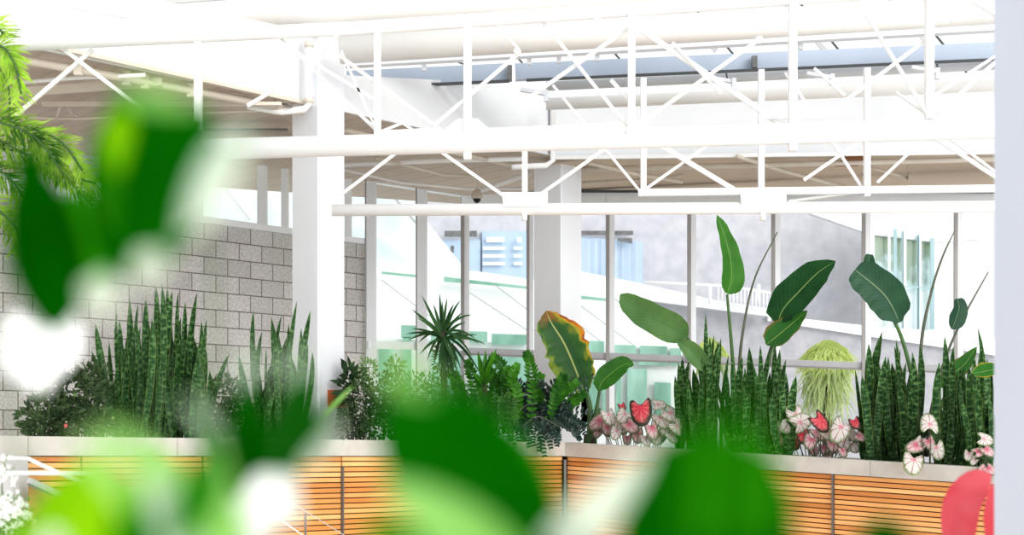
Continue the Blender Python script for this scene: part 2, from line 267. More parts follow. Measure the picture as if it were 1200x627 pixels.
# ------------------------------------------------------------------ mesh builder
class MB:
    def __init__(s): s.v = []; s.f = []; s.uv = []; s.rim = []
    def quad(s, a, b, c, d, uv=((0, 0), (1, 0), (1, 1), (0, 1))):
        i = len(s.v); s.v += [V(a), V(b), V(c), V(d)]; s.f.append((i, i+1, i+2, i+3)); s.uv.append(list(uv)); return s
    def tri(s, a, b, c, uv=((0, 0), (1, 0), (.5, 1))):
        i = len(s.v); s.v += [V(a), V(b), V(c)]; s.f.append((i, i+1, i+2)); s.uv.append(list(uv)); return s
    def hexa(s, p, uvf=None):
        """p: 8 points, 0-3 front (ccw from camera), 4-7 back"""
        i = len(s.v); s.v += [V(q) for q in p]
        for f in ((0, 1, 2, 3), (5, 4, 7, 6), (4, 0, 3, 7), (1, 5, 6, 2), (3, 2, 6, 7), (4, 5, 1, 0)):
            s.f.append(tuple(i+k for k in f)); s.uv.append([(0, 0), (1, 0), (1, 1), (0, 1)] if uvf is None else [uvf(k) for k in f])
        return s
    def slab(s, a, b, c, d, back, uvf=None):
        back = V(back); q = [V(a), V(b), V(c), V(d)]
        return s.hexa(q+[x+back for x in q], uvf)
    def box(s, c, sx, sy, sz, rz=0):
        R = Matrix.Rotation(rz, 3, 'Z'); c = V(c)
        pts = [c+R@V((x*sx/2, y*sy/2, z*sz/2)) for y in (-1, 1) for x, z in ((-1, -1), (1, -1), (1, 1), (-1, 1))]
        return s.hexa(pts)
    def bar(s, a, b, w, h, up=(0, 0, 1)):
        a = V(a); b = V(b); t = (b-a).normalized(); sd = t.cross(V(up)).normalized(); u = sd.cross(t)
        q = []
        for p in (a, b):
            q.append([p+sd*w/2*i+u*h/2*j for i, j in ((-1, -1), (1, -1), (1, 1), (-1, 1))])
        return s.hexa(q[0]+q[1])
    def tube(s, pts, r, n=10):
        pts = [V(p) for p in pts]; k = len(pts); base = len(s.v)
        rr = r if isinstance(r, (list, tuple)) else [r]*k
        ref = V((0, 0, 1))
        t0 = (pts[1]-pts[0]).normalized()
        if abs(t0.dot(ref)) > .9: ref = V((1, 0, 0))
        u = t0.cross(ref).normalized()
        for i, p in enumerate(pts):
            t = (pts[min(i+1, k-1)]-pts[max(i-1, 0)]).normalized()
            u = (u-t*u.dot(t)).normalized(); w = t.cross(u)
            for j in range(n):
                a = 2*math.pi*j/n; s.v.append(p+(u*math.cos(a)+w*math.sin(a))*rr[i])
        for i in range(k-1):
            for j in range(n):
                a = base+i*n+j; b = base+i*n+(j+1) % n
                s.f.append((a, b, b+n, a+n)); s.uv.append([(j/n, i/k), ((j+1)/n, i/k), ((j+1)/n, (i+1)/k), (j/n, (i+1)/k)])
        s.f.append(tuple(base+j for j in reversed(range(n)))); s.uv.append([(0, 0)]*n)
        s.f.append(tuple(base+(k-1)*n+j for j in range(n))); s.uv.append([(0, 0)]*n)
        return s
    def leaf(s, pts, widths, nrm, fold=.15, nu=4, meters=False, wave=0, seed=0, jag=0):
        """ribbon blade; widths = full width at each point"""
        pts = [V(p) for p in pts]; k = len(pts); base = len(s.v); n0 = V(nrm).normalized(); dist = 0; vs = []
        for i, p in enumerate(pts):
            t = (pts[min(i+1, k-1)]-pts[max(i-1, 0)]).normalized()
            sd = t.cross(n0)
            sd = sd.normalized() if sd.length > 1e-4 else V((1, 0, 0))
            nn = sd.cross(t).normalized()
            if i: dist += (p-pts[i-1]).length
            vs.append(dist)
            for j in range(nu+1):
                q = 2*j/nu-1; w = widths[i]/2*(1-jag*abs(math.sin(i*2.3+(j > nu/2)*1.9+math.sin(i*5.1)))*(abs(q) > .6))
                off = nn*(fold*w*abs(q)) + nn*(wave*w*math.sin(i*1.7+seed+q*2)*abs(q))
                s.v.append(p+sd*(w*q)+off)
        tot = dist or 1
        for i in range(k-1):
            for j in range(nu):
                a = base+i*(nu+1)+j; f = (a, a+1, a+nu+2, a+nu+1)
                v0, v1 = (vs[i], vs[i+1]) if meters else (vs[i]/tot, vs[i+1]/tot)
                s.f.append(f); s.uv.append([(j/nu, v0), ((j+1)/nu, v0), ((j+1)/nu, v1), (j/nu, v1)])
        return s
    def ball(s, c, rx, ry=None, rz=None, nu=14, nv=8):
        ry = ry or rx; rz = rz or rx; c = V(c); base = len(s.v)
        for i in range(nv+1):
            a = math.pi*i/nv
            for j in range(nu):
                b = 2*math.pi*j/nu
                s.v.append(c+V((rx*math.sin(a)*math.cos(b), ry*math.sin(a)*math.sin(b), rz*math.cos(a))))
        for i in range(nv):
            for j in range(nu):
                a = base+i*nu+j; b = base+i*nu+(j+1) % nu
                s.f.append((a, a+nu, b+nu, b)); s.uv.append([(0, 0)]*4)
        return s
    def build(s, name, mat, parent=None, label=None, smooth=False):
        loc = parent_loc(parent)
        me = bpy.data.meshes.new(name); me.from_pydata([tuple(v-loc) for v in s.v], [], s.f)
        ul = me.uv_layers.new(name='UVMap'); i = 0
        fl = [c for f in s.uv for c in f]
        for i, c in enumerate(fl): ul.data[i].uv = c
        if s.rim:
            rl = me.uv_layers.new(name='rim')
            vi = [l.vertex_index for l in me.loops]
            for i, k in enumerate(vi): rl.data[i].uv = (s.rim[k], 0)
        if smooth: me.polygons.foreach_set('use_smooth', [True]*len(me.polygons))
        me.materials.append(mat); me.validate(); me.update()
        o = bpy.data.objects.new(name, me); COL.objects.link(o)
        if parent is not None: o.parent = parent
        if label: o['label'] = label
        return o
def parent_loc(p):
    l = V((0, 0, 0))
    while p is not None: l += p.location; p = p.parent
    return l
def thing(name, label, cat, loc, group=None):
    o = bpy.data.objects.new(name, None); COL.objects.link(o); o.location = V(loc); o.empty_display_size = .1
    o['label'] = label; o['category'] = cat
    if group: o['group'] = group
    return o
def struct_root(name, loc):
    o = bpy.data.objects.new(name, None); COL.objects.link(o); o.location = V(loc); o['kind'] = 'structure'; return o
def struct(mb, name, mat, **k):
    o = mb.build(name, mat, **k); o['kind'] = 'structure'; return o
def tag(o, label, cat, group=None):
    o['label'] = label; o['category'] = cat
    if group: o['group'] = group
    return o
def qb(a, b, c, n):
    a, b, c = V(a), V(b), V(c); return [a*(1-t)**2+b*2*t*(1-t)+c*t*t for t in [i/n for i in range(n+1)]]
def ctrl_curve(pts, n=6):
    """Catmull-Rom"""
    pts = [V(p) for p in pts]; q = [pts[0]*2-pts[1]]+pts+[pts[-1]*2-pts[-2]]; out = []
    for i in range(1, len(q)-2):
        for k in range(n):
            t = k/n; p0, p1, p2, p3 = q[i-1], q[i], q[i+1], q[i+2]
            out.append(.5*((2*p1)+(p2-p0)*t+(2*p0-5*p1+4*p2-p3)*t*t+(3*p1-p0-3*p2+p3)*t**3))
    out.append(pts[-1]); return out
def pxline(a, b, da, db, w):
    pa = P(a[0], a[1], da); pb = P(b[0], b[1], db); return pa, pb, w/2*(da+db)/2/F
rnd = random.Random(7)
# ------------------------------------------------------------------ ground and floor
struct(MB().slab((-9, -2, -.1), (9, -2, -.1), (9, -2, 0), (-9, -2, 0), (0, 20, 0)), 'floor', M['floor'])
struct(MB().slab((-30, 18, -.1), (30, 18, -.1), (30, 18, -.01), (-30, 18, -.01), (0, 40, 0)), 'ground', M['ground'])
# ------------------------------------------------------------------ block wall (left)
def pitch(x): return 20.05*(2200-x)/1923
def ytop(x): return 520.5-12.75*pitch(x)
x0, x1 = -130, 429
q = [P(x0, 900, dWA(x0)), P(x1, 900, dWA(x1)), P(x1, ytop(x1), dWA(x1)), P(x0, ytop(x0), dWA(x0))]
q[0].z = 0; q[1].z = 0
ulen = (V((q[1].x, q[1].y))-V((q[0].x, q[0].y))).length
R = .155
def vz(p, x): # courses from y=520.5
    return 0
def brickuv(k):
    k = k % 4 if k < 4 else (k-4) % 4
    x = (x0, x1, x1, x0)[k]; d = dWA(x)
    z520 = EYE-(520.5-HY)/F*d; per = pitch(x)*d/F
    v = (q[k].z-z520)/per*R
    u = (0, ulen, ulen, 0)[k]
    return (u+.115, v+R*.25+R*6)
nA = V((-.6, .4, 0)).normalized()*.2
struct(MB().slab(*q, nA, brickuv), 'wall_left', M['brick'])
# sill cap
mb = MB(); mb.slab(P(x0, ytop(x0)+1, dWA(x0)-.06), P(x1, ytop(x1)+1, dWA(x1)-.06), P(x1, ytop(x1)-5.5, dWA(x1)-.06), P(x0, ytop(x0)-9, dWA(x0)-.06), nA*1.2)
struct(mb, 'trim_1', M['mullion'])
# ------------------------------------------------------------------ header heights
def yhA(x): return 200+(x-400)/144*25
def yhB(x): return 221.5+(x-545)*.0
# clerestory window (over block wall)
w1 = struct_root('window_1', P(200, 250, dWA(200)))
dd = lambda x: dWA(x)+.05
def vbarA(mb, x, w, ya, yb, d=None, mat=None):
    d = d or dd(x); a = P(x, ya, d); b = P(x, yb, d); mb.bar(a, b, w*d/F, .07, up=(0, 1, 0)); return mb
for x, w in ((-60, 10), (60, 9), (150, 9), (232.5, 10), (307.5, 11), (334, 8), (408, 8)):
    vbarA(MB(), x, w, yhA(x)-2, ytop(x)-5).build('mullion', M['mullion'], w1)
xs = [-130, 429]
MB().bar(P(xs[0], yhA(xs[0])+3, dd(xs[0])), P(xs[1], yhA(xs[1])+3, dd(xs[1])), .08, .08).build('head_rail', M['mullion'], w1)
MB().quad(P(-130, ytop(-130)-4, dd(-130)), P(429, ytop(429)-4, dd(429)), P(429, yhA(429), dd(429)), P(-130, yhA(-130), dd(-130))).build('pane', M['glass'], w1)
MB().bar(P(-130, ytop(-130)-48, dd(-130)+.05), P(215, ytop(215)-48, dd(215)+.05), .05, .16).build('transom', M['mullion'], w1)
# left curtain wall
w2 = struct_root('window_2', P(490, 520, dWA(490)))
for x, w in ((435, 12), (494, 13)):
    d = dWA(x); a = P(x, yhA(x), d); b = P(x, 530, d); b.z = 0
    MB().bar(a, b, w*d/F, .10, up=(0, 1, 0)).build('mullion', M['mullion'], w2)
    a2 = a+V((.045*w/12, -.06, 0)); b2 = b+V((.045*w/12, -.06, 0))
for x in (428.5, 488):
    d = dWA(x)-.06; a = P(x, yhA(x), d); b = P(x, 530, d); b.z = 0
    MB().bar(a, b, 1.6*d/F, .03, up=(0, 1, 0)).build('gasket', M['mullion_dark'], w2)
def lineA(mb, ya, yb, w, h, xa=429, xb=545, off=0): 
    return mb.bar(P(xa, ya, dWA(xa)+off), P(xb, yb, dWA(xb)+off), w, h)
lineA(MB(), 404, 407, .06, .075).build('transom', M['mullion'], w2)
lineA(MB(), yhA(429)+4, yhA(545)+2, .08, .07).build('head_rail', M['mullion'], w2)
g0 = P(429, 500, dWA(429)+.02); g1 = P(545, 500, dWA(545)+.02)
MB().quad(V((g0.x, g0.y, 0)), V((g1.x, g1.y, 0)), P(545, yhA(545), dWA(545)+.02), P(429, yhA(429), dWA(429)+.02)).build('pane', M['glass'], w2)
# dark teal header strip over the left glazing
mb = MB(); mb.slab(P(-130, yhA(-130)+1, dWA(-130)-.02), P(545, yhA(545)+1, dWA(545)-.02), P(545, yhA(545)-6, dWA(545)-.02), P(-130, yhA(-130)-12, dWA(-130)-.02), nA*.5)
struct(mb, 'trim_2', pmat('taupe_header', (.20, .22, .19), (.26, .27, .23), .6))
# back curtain wall
w3 = struct_root('window_3', P(850, 520, dWB(850)))
for x, w in ((545, 10), (621, 8), (715, 10), (810.5, 10), (909, 10), (1015, 10), (1123, 10), (1230, 10)):
    d = dWB(x); a = P(x+w*.06, 224, d); b = P(x+w*.06, 530, d); b.z = 0
    MB().bar(a, b, w*.88*d/F, .05, up=(0, 1, 0)).build('mullion', M['mullion'], w3)
    d -= .03; a = P(x-w*.30, 224, d); b = P(x-w*.30, 530, d); b.z = 0
    MB().bar(a, b, w*.42*d/F, .03, up=(0, 1, 0)).build('mullion_cover', M['mullion_dark'], w3)
MB().bar(P(545, 411, dWB(545)), P(1260, 438, dWB(1260)), .06, .065).build('transom', pmat('transom_grey', (.60, .61, .64), None, .5), w3)
MB().bar(P(545, 415.0, dWB(545)-.01), P(1260, 442.0, dWB(1260)-.01), .06, .018).build('transom_edge', M['mullion_dark'], w3)
h0 = P(545, 500, dWB(545)+.02); h1 = P(1260, 500, dWB(1260)+.02)
MB().quad(V((h0.x, h0.y, 0)), V((h1.x, h1.y, 0)), P(1260, 222, dWB(1260)+.02), P(545, 222, dWB(545)+.02)).build('pane', M['glass'], w3)
mb = MB(); mb.slab(P(540, 243, dWB(540)-.06), P(1260, 239, dWB(1260)-.06), P(1260, 226, dWB(1260)-.06), P(540, 225, dWB(540)-.06), (0, .1, 0))
struct(mb, 'trim_3', M['mullion'])
mb = MB(); mb.bar(P(540, 224.0, dWB(540)-.1), P(1260, 225, dWB(1260)-.1), .05, .022)
struct(mb, 'trim_4', M['darkline'])
# ------------------------------------------------------------------ soffit (ceiling of side bays)
ZS = 2.27+EYE
def atz(x, d, z=ZS): p = P(x, 0, d); p.z = z; return p
sA = [atz(-260, dFA(-260)+.03), atz(90, dFA(90)+.03), atz(645, 14.78), atz(645, 19.0), atz(-300, 15)]
def prism(poly, h):
    mb = MB(); n = len(poly); i = 0
    mb.v = [V(p) for p in poly]+[V(p)+V((0, 0, h)) for p in poly]
    mb.f = [tuple(range(n))[::-1], tuple(range(n, 2*n))]+[(k, (k+1) % n, (k+1) % n+n, k+n) for k in range(n)]
    mb.uv = [[(0, 0)]*len(f) for f in mb.f]; return mb
struct(prism(sA, .03), 'ceiling', M['soffit'])
sB = [atz(645, 14.72), atz(1290, 14.5), atz(1290, 18.5), atz(645, 19.0)]
struct(prism(sB, .03), 'ceiling_right_bay', pmat('tan_deck', (.66, .54, .43), (.56, .455, .365), .7, .7))
# fascias
def fascia(name, xa, ya, da, yat, xb, yb, db, ybt, mat=M['fascia'], th=(.05, .12, 0)):
    mb = MB(); mb.slab(P(xa, ya, da), P(xb, yb, db), P(xb, ybt, db), P(xa, yat, da), th)
    struct(mb, name, mat)
fascia('trim_5', -240, -2, dFA(-240), -90, 357, 121, dFA(357), 36)
fascia('trim_6', 403, 131, dFA(403), 88, 642, 181, dFA(642), 100)
fascia('trim_7', 645, 183, 14.7, 112, 1290, 175, 14.5, 84)
# thin drip edges below the fascias
mb = MB(); mb.bar(P(60, 55, dFA(60)-.02), P(357, 121, dFA(357)-.02), .05, .025); struct(mb, 'trim_8', M['cream'])
mb = MB(); mb.bar(P(645, 185, 14.66), P(1290, 177, 14.46), .04, .03); struct(mb, 'trim_9', M['steel'])
# ------------------------------------------------------------------ columns
def column(px, d, ytop_, s, label):
    c0 = P(px, 500, d); e1 = V((-.788, .615, 0)); e2 = V((.617, .788, 0)); z1 = P(px, ytop_, d).z
    t = thing('column', label, 'column', V((c0.x, c0.y, 0)), 'square white columns')
    mb = MB(); c = V((c0.x, c0.y, 0)); b = .012
    ring = [c+e1*b, c+e2*b, c+e2*(s-b), c+e2*s+e1*b, c+e2*s+e1*(s-b), c+e2*(s-b)+e1*s, c+e2*b+e1*s, c+e1*(s-b)]
    n = len(ring)
    mb.v = ring+[p+V((0, 0, z1)) for p in ring]
    mb.f = [tuple(range(n))[::-1], tuple(range(n, 2*n))]+[(k, (k+1) % n, (k+1) % n+n, k+n) for k in range(n)]
    mb.uv = [[(0, 0)]*len(f) for f in mb.f]
    mb.build('shaft', M['colshade'], t)
    return t, c, e1, e2, s
c1 = column(373.3, 12.38, 44, .28, 'square white column beside the block wall, the left of two columns')
c2 = column(658, 15.0, 192, .31, 'square white column in front of the back glazing, behind the corner of the planters')
# small outlet box on column 1's right face
p = P(394, 222, 12.6); bx = thing('wall_box', 'small white electrical box high on the left white column', 'box', p)
MB().box(p, .05, .03, .10, math.radians(52)).build('cover', M['mullion'], bx)
# near column at the right edge
dn = 4.5
mb = MB(); mb.box((P(1165, 0, dn+.3).x+.15, dn+.15, 2.4), .30, .30, 4.8)
nc = tag(mb.build('near_column', pmat('near_post_paint', (.72, .76, .86), (.70, .74, .83), .6, 1)), 'out of focus pale blue-white post filling the right edge', 'post')
# ------------------------------------------------------------------ trusses
def member(root, name, a, b, w, da=None, db=None, mat=None, dup=None, n=10):
    pa = P(a[0], a[1], da); pb = P(b[0], b[1], db or da); r = w/2*(da+(db or da))/2/F
    return MB().tube([pa, pb], r, n).build(name, mat or M['steel'], root, smooth=True)
FC = [0]
def flat(root, name, a, b, w, da, db=None, mat=None):
    FC[0] = (FC[0]+7) % 23; da = da+(FC[0]-11)*.0035; db = db and db+(FC[0]-11)*.0035
    pa = P(a[0], a[1], da); pb = P(b[0], b[1], db or da); d = (da+(db or da))/2
    return MB().bar(pa, pb, .022, w*d/F, up=(V((0, -1, 0)).cross(pb-pa)).normalized()).build(name, mat or M['steel'], root)
def box_member(root, name, a, b, w, da, db=None, mat=None, dep=.06):
    FC[0] = (FC[0]+7) % 23; da = da+(FC[0]-11)*.0012
    pa = P(a[0], a[1], da); pb = P(b[0], b[1], db or da); d = (da+(db or da))/2
    up = (V((0, -1, 0)).cross(pb-pa)).normalized()
    return MB().bar(pa, pb, dep, w*d/F, up=up).build(name, mat or M['steel'], root)
D1 = 9.6
T1 = thing('roof_truss', 'nearer white tubular roof truss with a thick lower pipe crossing the whole view', 'truss', P(740, 160, D1))
member(T1, 'lower_chord', (225, 175.5), (1210, 149), 25, D1, D1, n=20)
MB().tube([P(-60, 56, D1), P(420, 33, D1), P(760, 10, D1), P(1210, -22, D1)], 8.2*D1/F, 16).build('upper_chord', M['steel'], T1, smooth=True)
for x, w, ya, yb in ((232.5, 8, 50, 152), (442.5, 7.5, 36, 160), (548, 9, 28, 187), (740, 8, 12, 158), (929, 9, -5, 177), (1089, 9, -14, 140)):
    box_member(T1, 'post', (x, ya), (x, yb), w, D1)
for a, b, w in (((320, 45), (444, 120), 3.5), ((362, 39), (514, 151), 4), ((326, 42), (446, 158), 3), ((400, 38), (374, 62), 3.5), ((290, 124), (322, 105), 4),
                ((75, 58), (171, 131), 4.5), ((109, 58), (12, 141), 4.5), ((610, 61), (508, 148), 4), ((634, 23), (735, 148), 3.6), ((741, 30), (618, 116), 4.2),
                ((581, 30), (608, 58), 2.5), ((716, 94), (740, 120), 4), ((750, 34), (922, 150), 6), ((742, 151), (893, 44), 4.2), ((788, 50), (845, 110), 3),
                ((1085, 47), (964, 138), 4.2), ((1014, 15), (1086, 133), 3.6), ((1098, 134), (1172, 68), 4.6), ((1092, 114), (1172, 62), 3.4), ((954, 80), (990, 112), 3),
                ((920, 85), (944, 120), 2.6), ((1050, 108), (1085, 133), 2), ((648, 100), (686, 147), 2.6), ((400, 60), (440, 150), 2.6), ((160, 22), (82, 8), 3), ((1140, 0), (1115, 25), 3), ((1130, -4), (1168, 18), 3)):
    flat(T1, 'brace', a, b, w, D1+.04)
for cx, cy, hw, hh in ((548, 160, 32, 15), (929, 143, 38, 15)):
    MB().slab(P(cx-hw, cy-4, D1+.01), P(cx+hw, cy-4, D1+.01), P(cx+hw*.35, cy-hh-6, D1+.01), P(cx-hw*.35, cy-hh-6, D1+.01), (0, .02, 0)).build('gusset_plate', M['steel'], T1)
for cx, cy in ((606, 60), (889, 47), (380, 32), (700, 22)):
    MB().ball(P(cx, cy, D1), 4.5*D1/F).build('node_joint', M['steel'], T1, smooth=True)
for x in (137, 535, 736):
    MB().tube([P(x-2, 153, D1-.075), P(x+2, 153, D1-.075)], .016).build('bolt', M['steel'], T1, smooth=True)
D2 = 11.2
T2 = thing('roof_truss', 'farther white roof truss with slimmer lower pipe in front of the tops of the windows', 'truss', P(740, 244, D2))
member(T2, 'lower_chord', (389, 246.5), (1210, 242), 14, D2, D2, n=16)
box_member(T2, 'inner_chord', (748, 226), (1210, 220.5), 8, D2)
box_member(T2, 'inner_chord', (545, 156), (740, 148), 8, D2)
box_member(T2, 'inner_chord', (442, 157), (518, 153), 6, D2)
for x, w, ya, yb in ((615, 6.5, 172, 235), (754, 6.5, 92, 230), (892, 6.5, 82, 236), (1016, 6.5, 80, 230)):
    box_member(T2, 'post', (x, ya), (x, yb), w, D2)
for cx in (614, 893.5):
    MB().slab(P(cx-24, 242, D2-.05), P(cx+28, 242, D2-.05), P(cx+28, 225, D2-.05), P(cx-26, 225, D2-.05), (0, .02, 0)).build('gusset_plate', M['steel'], T2)
    MB().tube([P(cx+.5, 248, D2-.02), P(cx+.5, 258.5, D2-.02)], .019, 12).build('stub_pipe', M['steel'], T2, smooth=True)
for a, b, w in (((392, 234), (466, 178), 3.6), ((514, 176), (591, 230), 3.8), ((633, 228), (717, 169), 3.8), ((706, 171), (750, 224), 3), ((756, 222), (834, 167), 3.4),
                ((770, 168), (860, 222), 5.5), ((942, 211), (1012, 163), 3.8), ((974, 164), (1010, 220), 3.2), ((1028, 214), (1086, 160), 3.2), ((1094, 160), (1172, 211), 4.6),
                ((1111, 160), (1172, 206), 3), ((924, 236), (1000, 226), 3), ((400, 116), (440, 150), 3.2), ((445, 155), (472, 144), 3), ((470, 143), (486, 154), 3)):
    flat(T2, 'brace', a, b, w, D2+.03)
# beams, ducts and pipes above
def lonebeam(name, label, cat, a, b, w, da, db=None, mat=None, rnd_=False, dep=.1):
    t = thing(name, label, cat, P(*a, da))
    (member(t, 'tube', a, b, w, da, db, mat, n=24) if rnd_ else box_member(t, 'web', a, b, w, da, db, mat, dep)); return t
t = lonebeam('roof_duct', 'large round ivory duct running across the top of the view under the skylight', 'duct', (398, 58), (1215, 8), 34, 12.2, 12.2, M['duct'], True)
t = lonebeam('roof_duct', 'broad white round duct at the upper left behind the pipe', 'duct', (-60, 42), (900, -16), 34, 12.6, 12.6, M['duct'], True)
t = lonebeam('roof_beam', 'pale square beam crossing just below the ivory duct', 'beam', (405, 72), (1215, 27), 14, 12.9, 12.9, M['steel_cool'])
for x in (497, 620, 655, 700, 938): 
    yy = 72-(x-405)*45/810; box_member(t, 'hanger', (x, yy+4), (x, yy+16), 5, 12.95, mat=M['steel_cool'])
t = lonebeam('roof_beam', 'blue-grey beam with dark lower edge, its right end beside a bracket', 'beam', (407, 94), (597, 85), 19, 13.6, 13.6, M['bluebeam'])
box_member(t, 'lower_edge', (407, 103.5), (597, 95), 2.2, 13.5, mat=M['darkline'])
box_member(t, 'end_plate', (597, 77), (597, 95), 6, 13.5, mat=M['louver'])
t = lonebeam('roof_beam', 'longer blue-grey beam with dark lower edge above the back fascia', 'beam', (604, 85), (1215, 58), 18.5, 13.6, 13.6, M['bluebeam'])
box_member(t, 'lower_edge', (617, 94), (1215, 67.6), 2, 13.5, mat=M['darkline'])
box_member(t, 'splice_plate', (884, 66), (884, 80), 6, 13.5, mat=M['louver'])
for x in (851, 1098): flat(t, 'strap', (x, 86-(x-851)*.044), (x+2, 96-(x-851)*.044), 1.5, 13.45, mat=M['darkline'])
t = lonebeam('roof_pipe', 'grey round pipe under the longer blue-grey beam', 'pipe', (640, 101), (1215, 74), 11, 13.8, 13.8, M['greyduct'], True)
t = lonebeam('roof_pipe', 'broad white pipe along the top of the back fascia', 'pipe', (640, 122), (1215, 98), 14, 14.1, 14.1, M['duct'], True)
# brackets under beams
for k, (x, y) in enumerate(((640, 110), (860, 96), (975, 91), (1098, 84))):
    t = thing('pipe_bracket', ['white angle bracket at the left end of the grey pipe', 'white bracket on the grey pipe below the splice plate', 'white bracket on the grey pipe right of the splice plate', 'white bracket on the grey pipe nearest the right post'][k], 'bracket', P(x, y, 13.4))
    box_member(t, 'arm', (x-30, y-5), (x, y), 4, 13.4, mat=M['steel_cool']); box_member(t, 'upright', (x, y-4), (x, y+9), 5, 13.4, mat=M['steel_cool'])
# downpipe at column 2
t = thing('downpipe', 'thin white downpipe at the corner of the two fascias above the far column', 'pipe', P(648, 120, 14.3))
MB().tube([P(665, 117, 14.3), P(652, 117, 14.3), P(648, 122, 14.3), P(648, 188, 14.3), P(640, 194, 14.3), P(600, 196, 14.2)], .024).build('run', M['steel'], t, smooth=True)
t = thing('downpipe', 'thin white downpipe beside the left column with an elbow at its foot', 'pipe', P(362, 130, 12.2))
MB().tube([P(362, 42, 12.2), P(362, 122, 12.2), P(357, 128, 12.2), P(330, 131, 12.2), P(290, 124, 12.1)], .026).build('run', M['steel'], t, smooth=True)
for y in (52, 118): MB().tube([P(362, y-3, 12.2), P(362, y+3, 12.2)], .034).build('collar', M['cream'], t, smooth=True)
# sprinkler / service pipes under the soffit
def pipe(label, pts, w, mat=M['cream'], name='service_pipe', hang=()):
    pts = [(x, y, min(d, 2.19*F/(HY-y))) for x, y, d in pts]; hang = [(x, y, min(d, 2.19*F/(HY-y))) for x, y, d in hang]
    t = thing(name, label, 'pipe', P(*pts[0])); dm = sum(p[2] for p in pts)/len(pts)
    MB().tube([P(*p) for p in pts], w/2*dm/F, 10).build('run', mat, t, smooth=True)
    for x, y, d in hang:
        MB().box(P(x, y, d), .05, .05, .09).build('clamp', mat, t)
        MB().tube([P(x, y, d), V((P(x, y, d).x, d, ZS+.02))], .006, 6).build('hanger_rod', mat, t)
    return t
pipe('cream service pipe under the left soffit running beside the fascia', [(-20, 62, 11.2), (60, 76, 11.6), (150, 92, 12.2), (355, 131, 13.6)], 10, hang=((92, 80, 11.8), (148, 92, 12.2), (170, 96, 12.4), (224, 106, 12.8), (322, 126, 13.4)))
pipe('thin cream pipe crossing the left soffit above the palm', [(-20, 100, 12.4), (90, 91, 12.2), (170, 88, 12.2)], 5, M['steel'])
pipe('long thin pipe low under the left soffit', [(-20, 96+40, 13.2), (90, 139, 13.0), (240, 132, 13.2), (340, 128, 13.6)], 3.5)
pipe('cream pipe crossing under the soffit between the columns', [(404, 152, 13.4), (440, 160, 13.6), (540, 180, 14.6), (616, 197, 15.4)], 6, hang=((465, 166, 13.8),))
pipe('white pipe along the soffit between the columns', [(404, 193, 14.6), (520, 188, 14.8), (616, 186, 15)], 6, M['steel'])
pipe('slanting thin pipe between the columns above the left glazing', [(404, 199, 15.4), (470, 214, 16.2), (545, 221, 16.8), (616, 221, 16.6)], 3.5, M['steel'])
pipe('bent conduit near the dome camera', [(440, 185, 14.4), (520, 205, 15.2), (552, 206, 15.4)], 3.5)
pipe('broad strut rising right beside the dome camera', [(563, 223, 16.2), (622, 203, 15.6)], 6, M['steel'], 'service_strut')
pipe('cream pipe under the soffit right of the far column', [(682, 198, 15.4), (900, 193, 15.2), (1215, 185, 14.9)], 6.5)
pipe('thin lower pipe under the soffit right of the far column', [(682, 214, 16), (760, 210, 16), (800, 205, 15.8)], 3.5)
pipe('slanting flat strut under the right soffit beside the middle post', [(864, 183, 14.9), (925, 202, 15.4), (990, 219, 15.9)], 5, M['cream'], 'service_strut')
pipe('slanting cream strut at the left of the right soffit', [(690, 191, 15), (752, 205, 15.4), (800, 213, 15.6)], 5, M['cream'], 'service_strut')
pipe('bent sprinkler branch under the right soffit', [(1020, 196, 15.2), (1064, 209, 15.6), (1064, 196, 15.6)], 4, M['cream'], 'sprinkler_pipe')
pipe('curved white conduit loop under the left soffit', [(66, 140, 12.6), (70, 126, 12.6), (78, 122, 12.6), (84, 132, 12.6), (92, 137, 12.6)], 3)
pipe('flexible conduit at the right end of the left soffit', [(320, 130, 13), (328, 121, 13), (336, 122, 13), (345, 128, 13)], 2.5, M['louver'], 'conduit')
# broad flat joists under left soffit
t = thing('soffit_joist', 'broad pale flat joist under the left soffit above the palm', 'joist', P(60, 107, 11.3)); box_member(t, 'web', (-30, 112), (190, 96), 9, 11.3, mat=M['cream'])
t = thing('soffit_joist', 'pale flat joist deeper under the left soffit, behind the near leaves', 'joist', P(60, 127, 12.0)); box_member(t, 'web', (50, 122), (330, 122), 4, 12.0, mat=M['cream'])
for k, (ya, yb) in enumerate(((152, 148), (166, 163))):
    t = thing('soffit_joist', ['upper short joist beside the left column', 'lower short joist beside the left column'][k], 'joist', P(320, ya, 14.5)); box_member(t, 'web', (240, ya), (337, yb+4), 1.6, 2.22*F/(HY-ya+3), mat=M['louver'])
# access hatch of rusty tone
t = thing('ceiling_hatch', 'small rust-brown hatch in the right soffit', 'hatch', P(1003, 186, 14.9))
MB().slab(P(988, 186, 14.75), P(1016, 185.5, 14.75), P(1012, 182, 14.75), P(994, 182.5, 14.75), (0, .4, -.01)).build('panel', pmat('rust_panel', (.30, .13, .04), None, .7), t)
# dome camera
p = P(559, 236, 15.9)
t = thing('dome_camera', 'small beige dome security camera with black lens hanging between the columns', 'camera', p)
MB().tube([P(559, 188, 15.9), P(559, 225, 15.9)], .008, 8).build('drop_rod', M['cream'], t)
MB().tube([P(559, 222, 15.9), P(559, 226, 15.9), P(559, 230, 15.9), P(559, 233, 15.9)], [.02, .045, .055, .05], 16).build('housing', M['domebody'], t, smooth=True)
MB().ball(P(559, 233, 15.9), .038, .038, .042).build('lens_dome', M['domedark'], t, smooth=True)
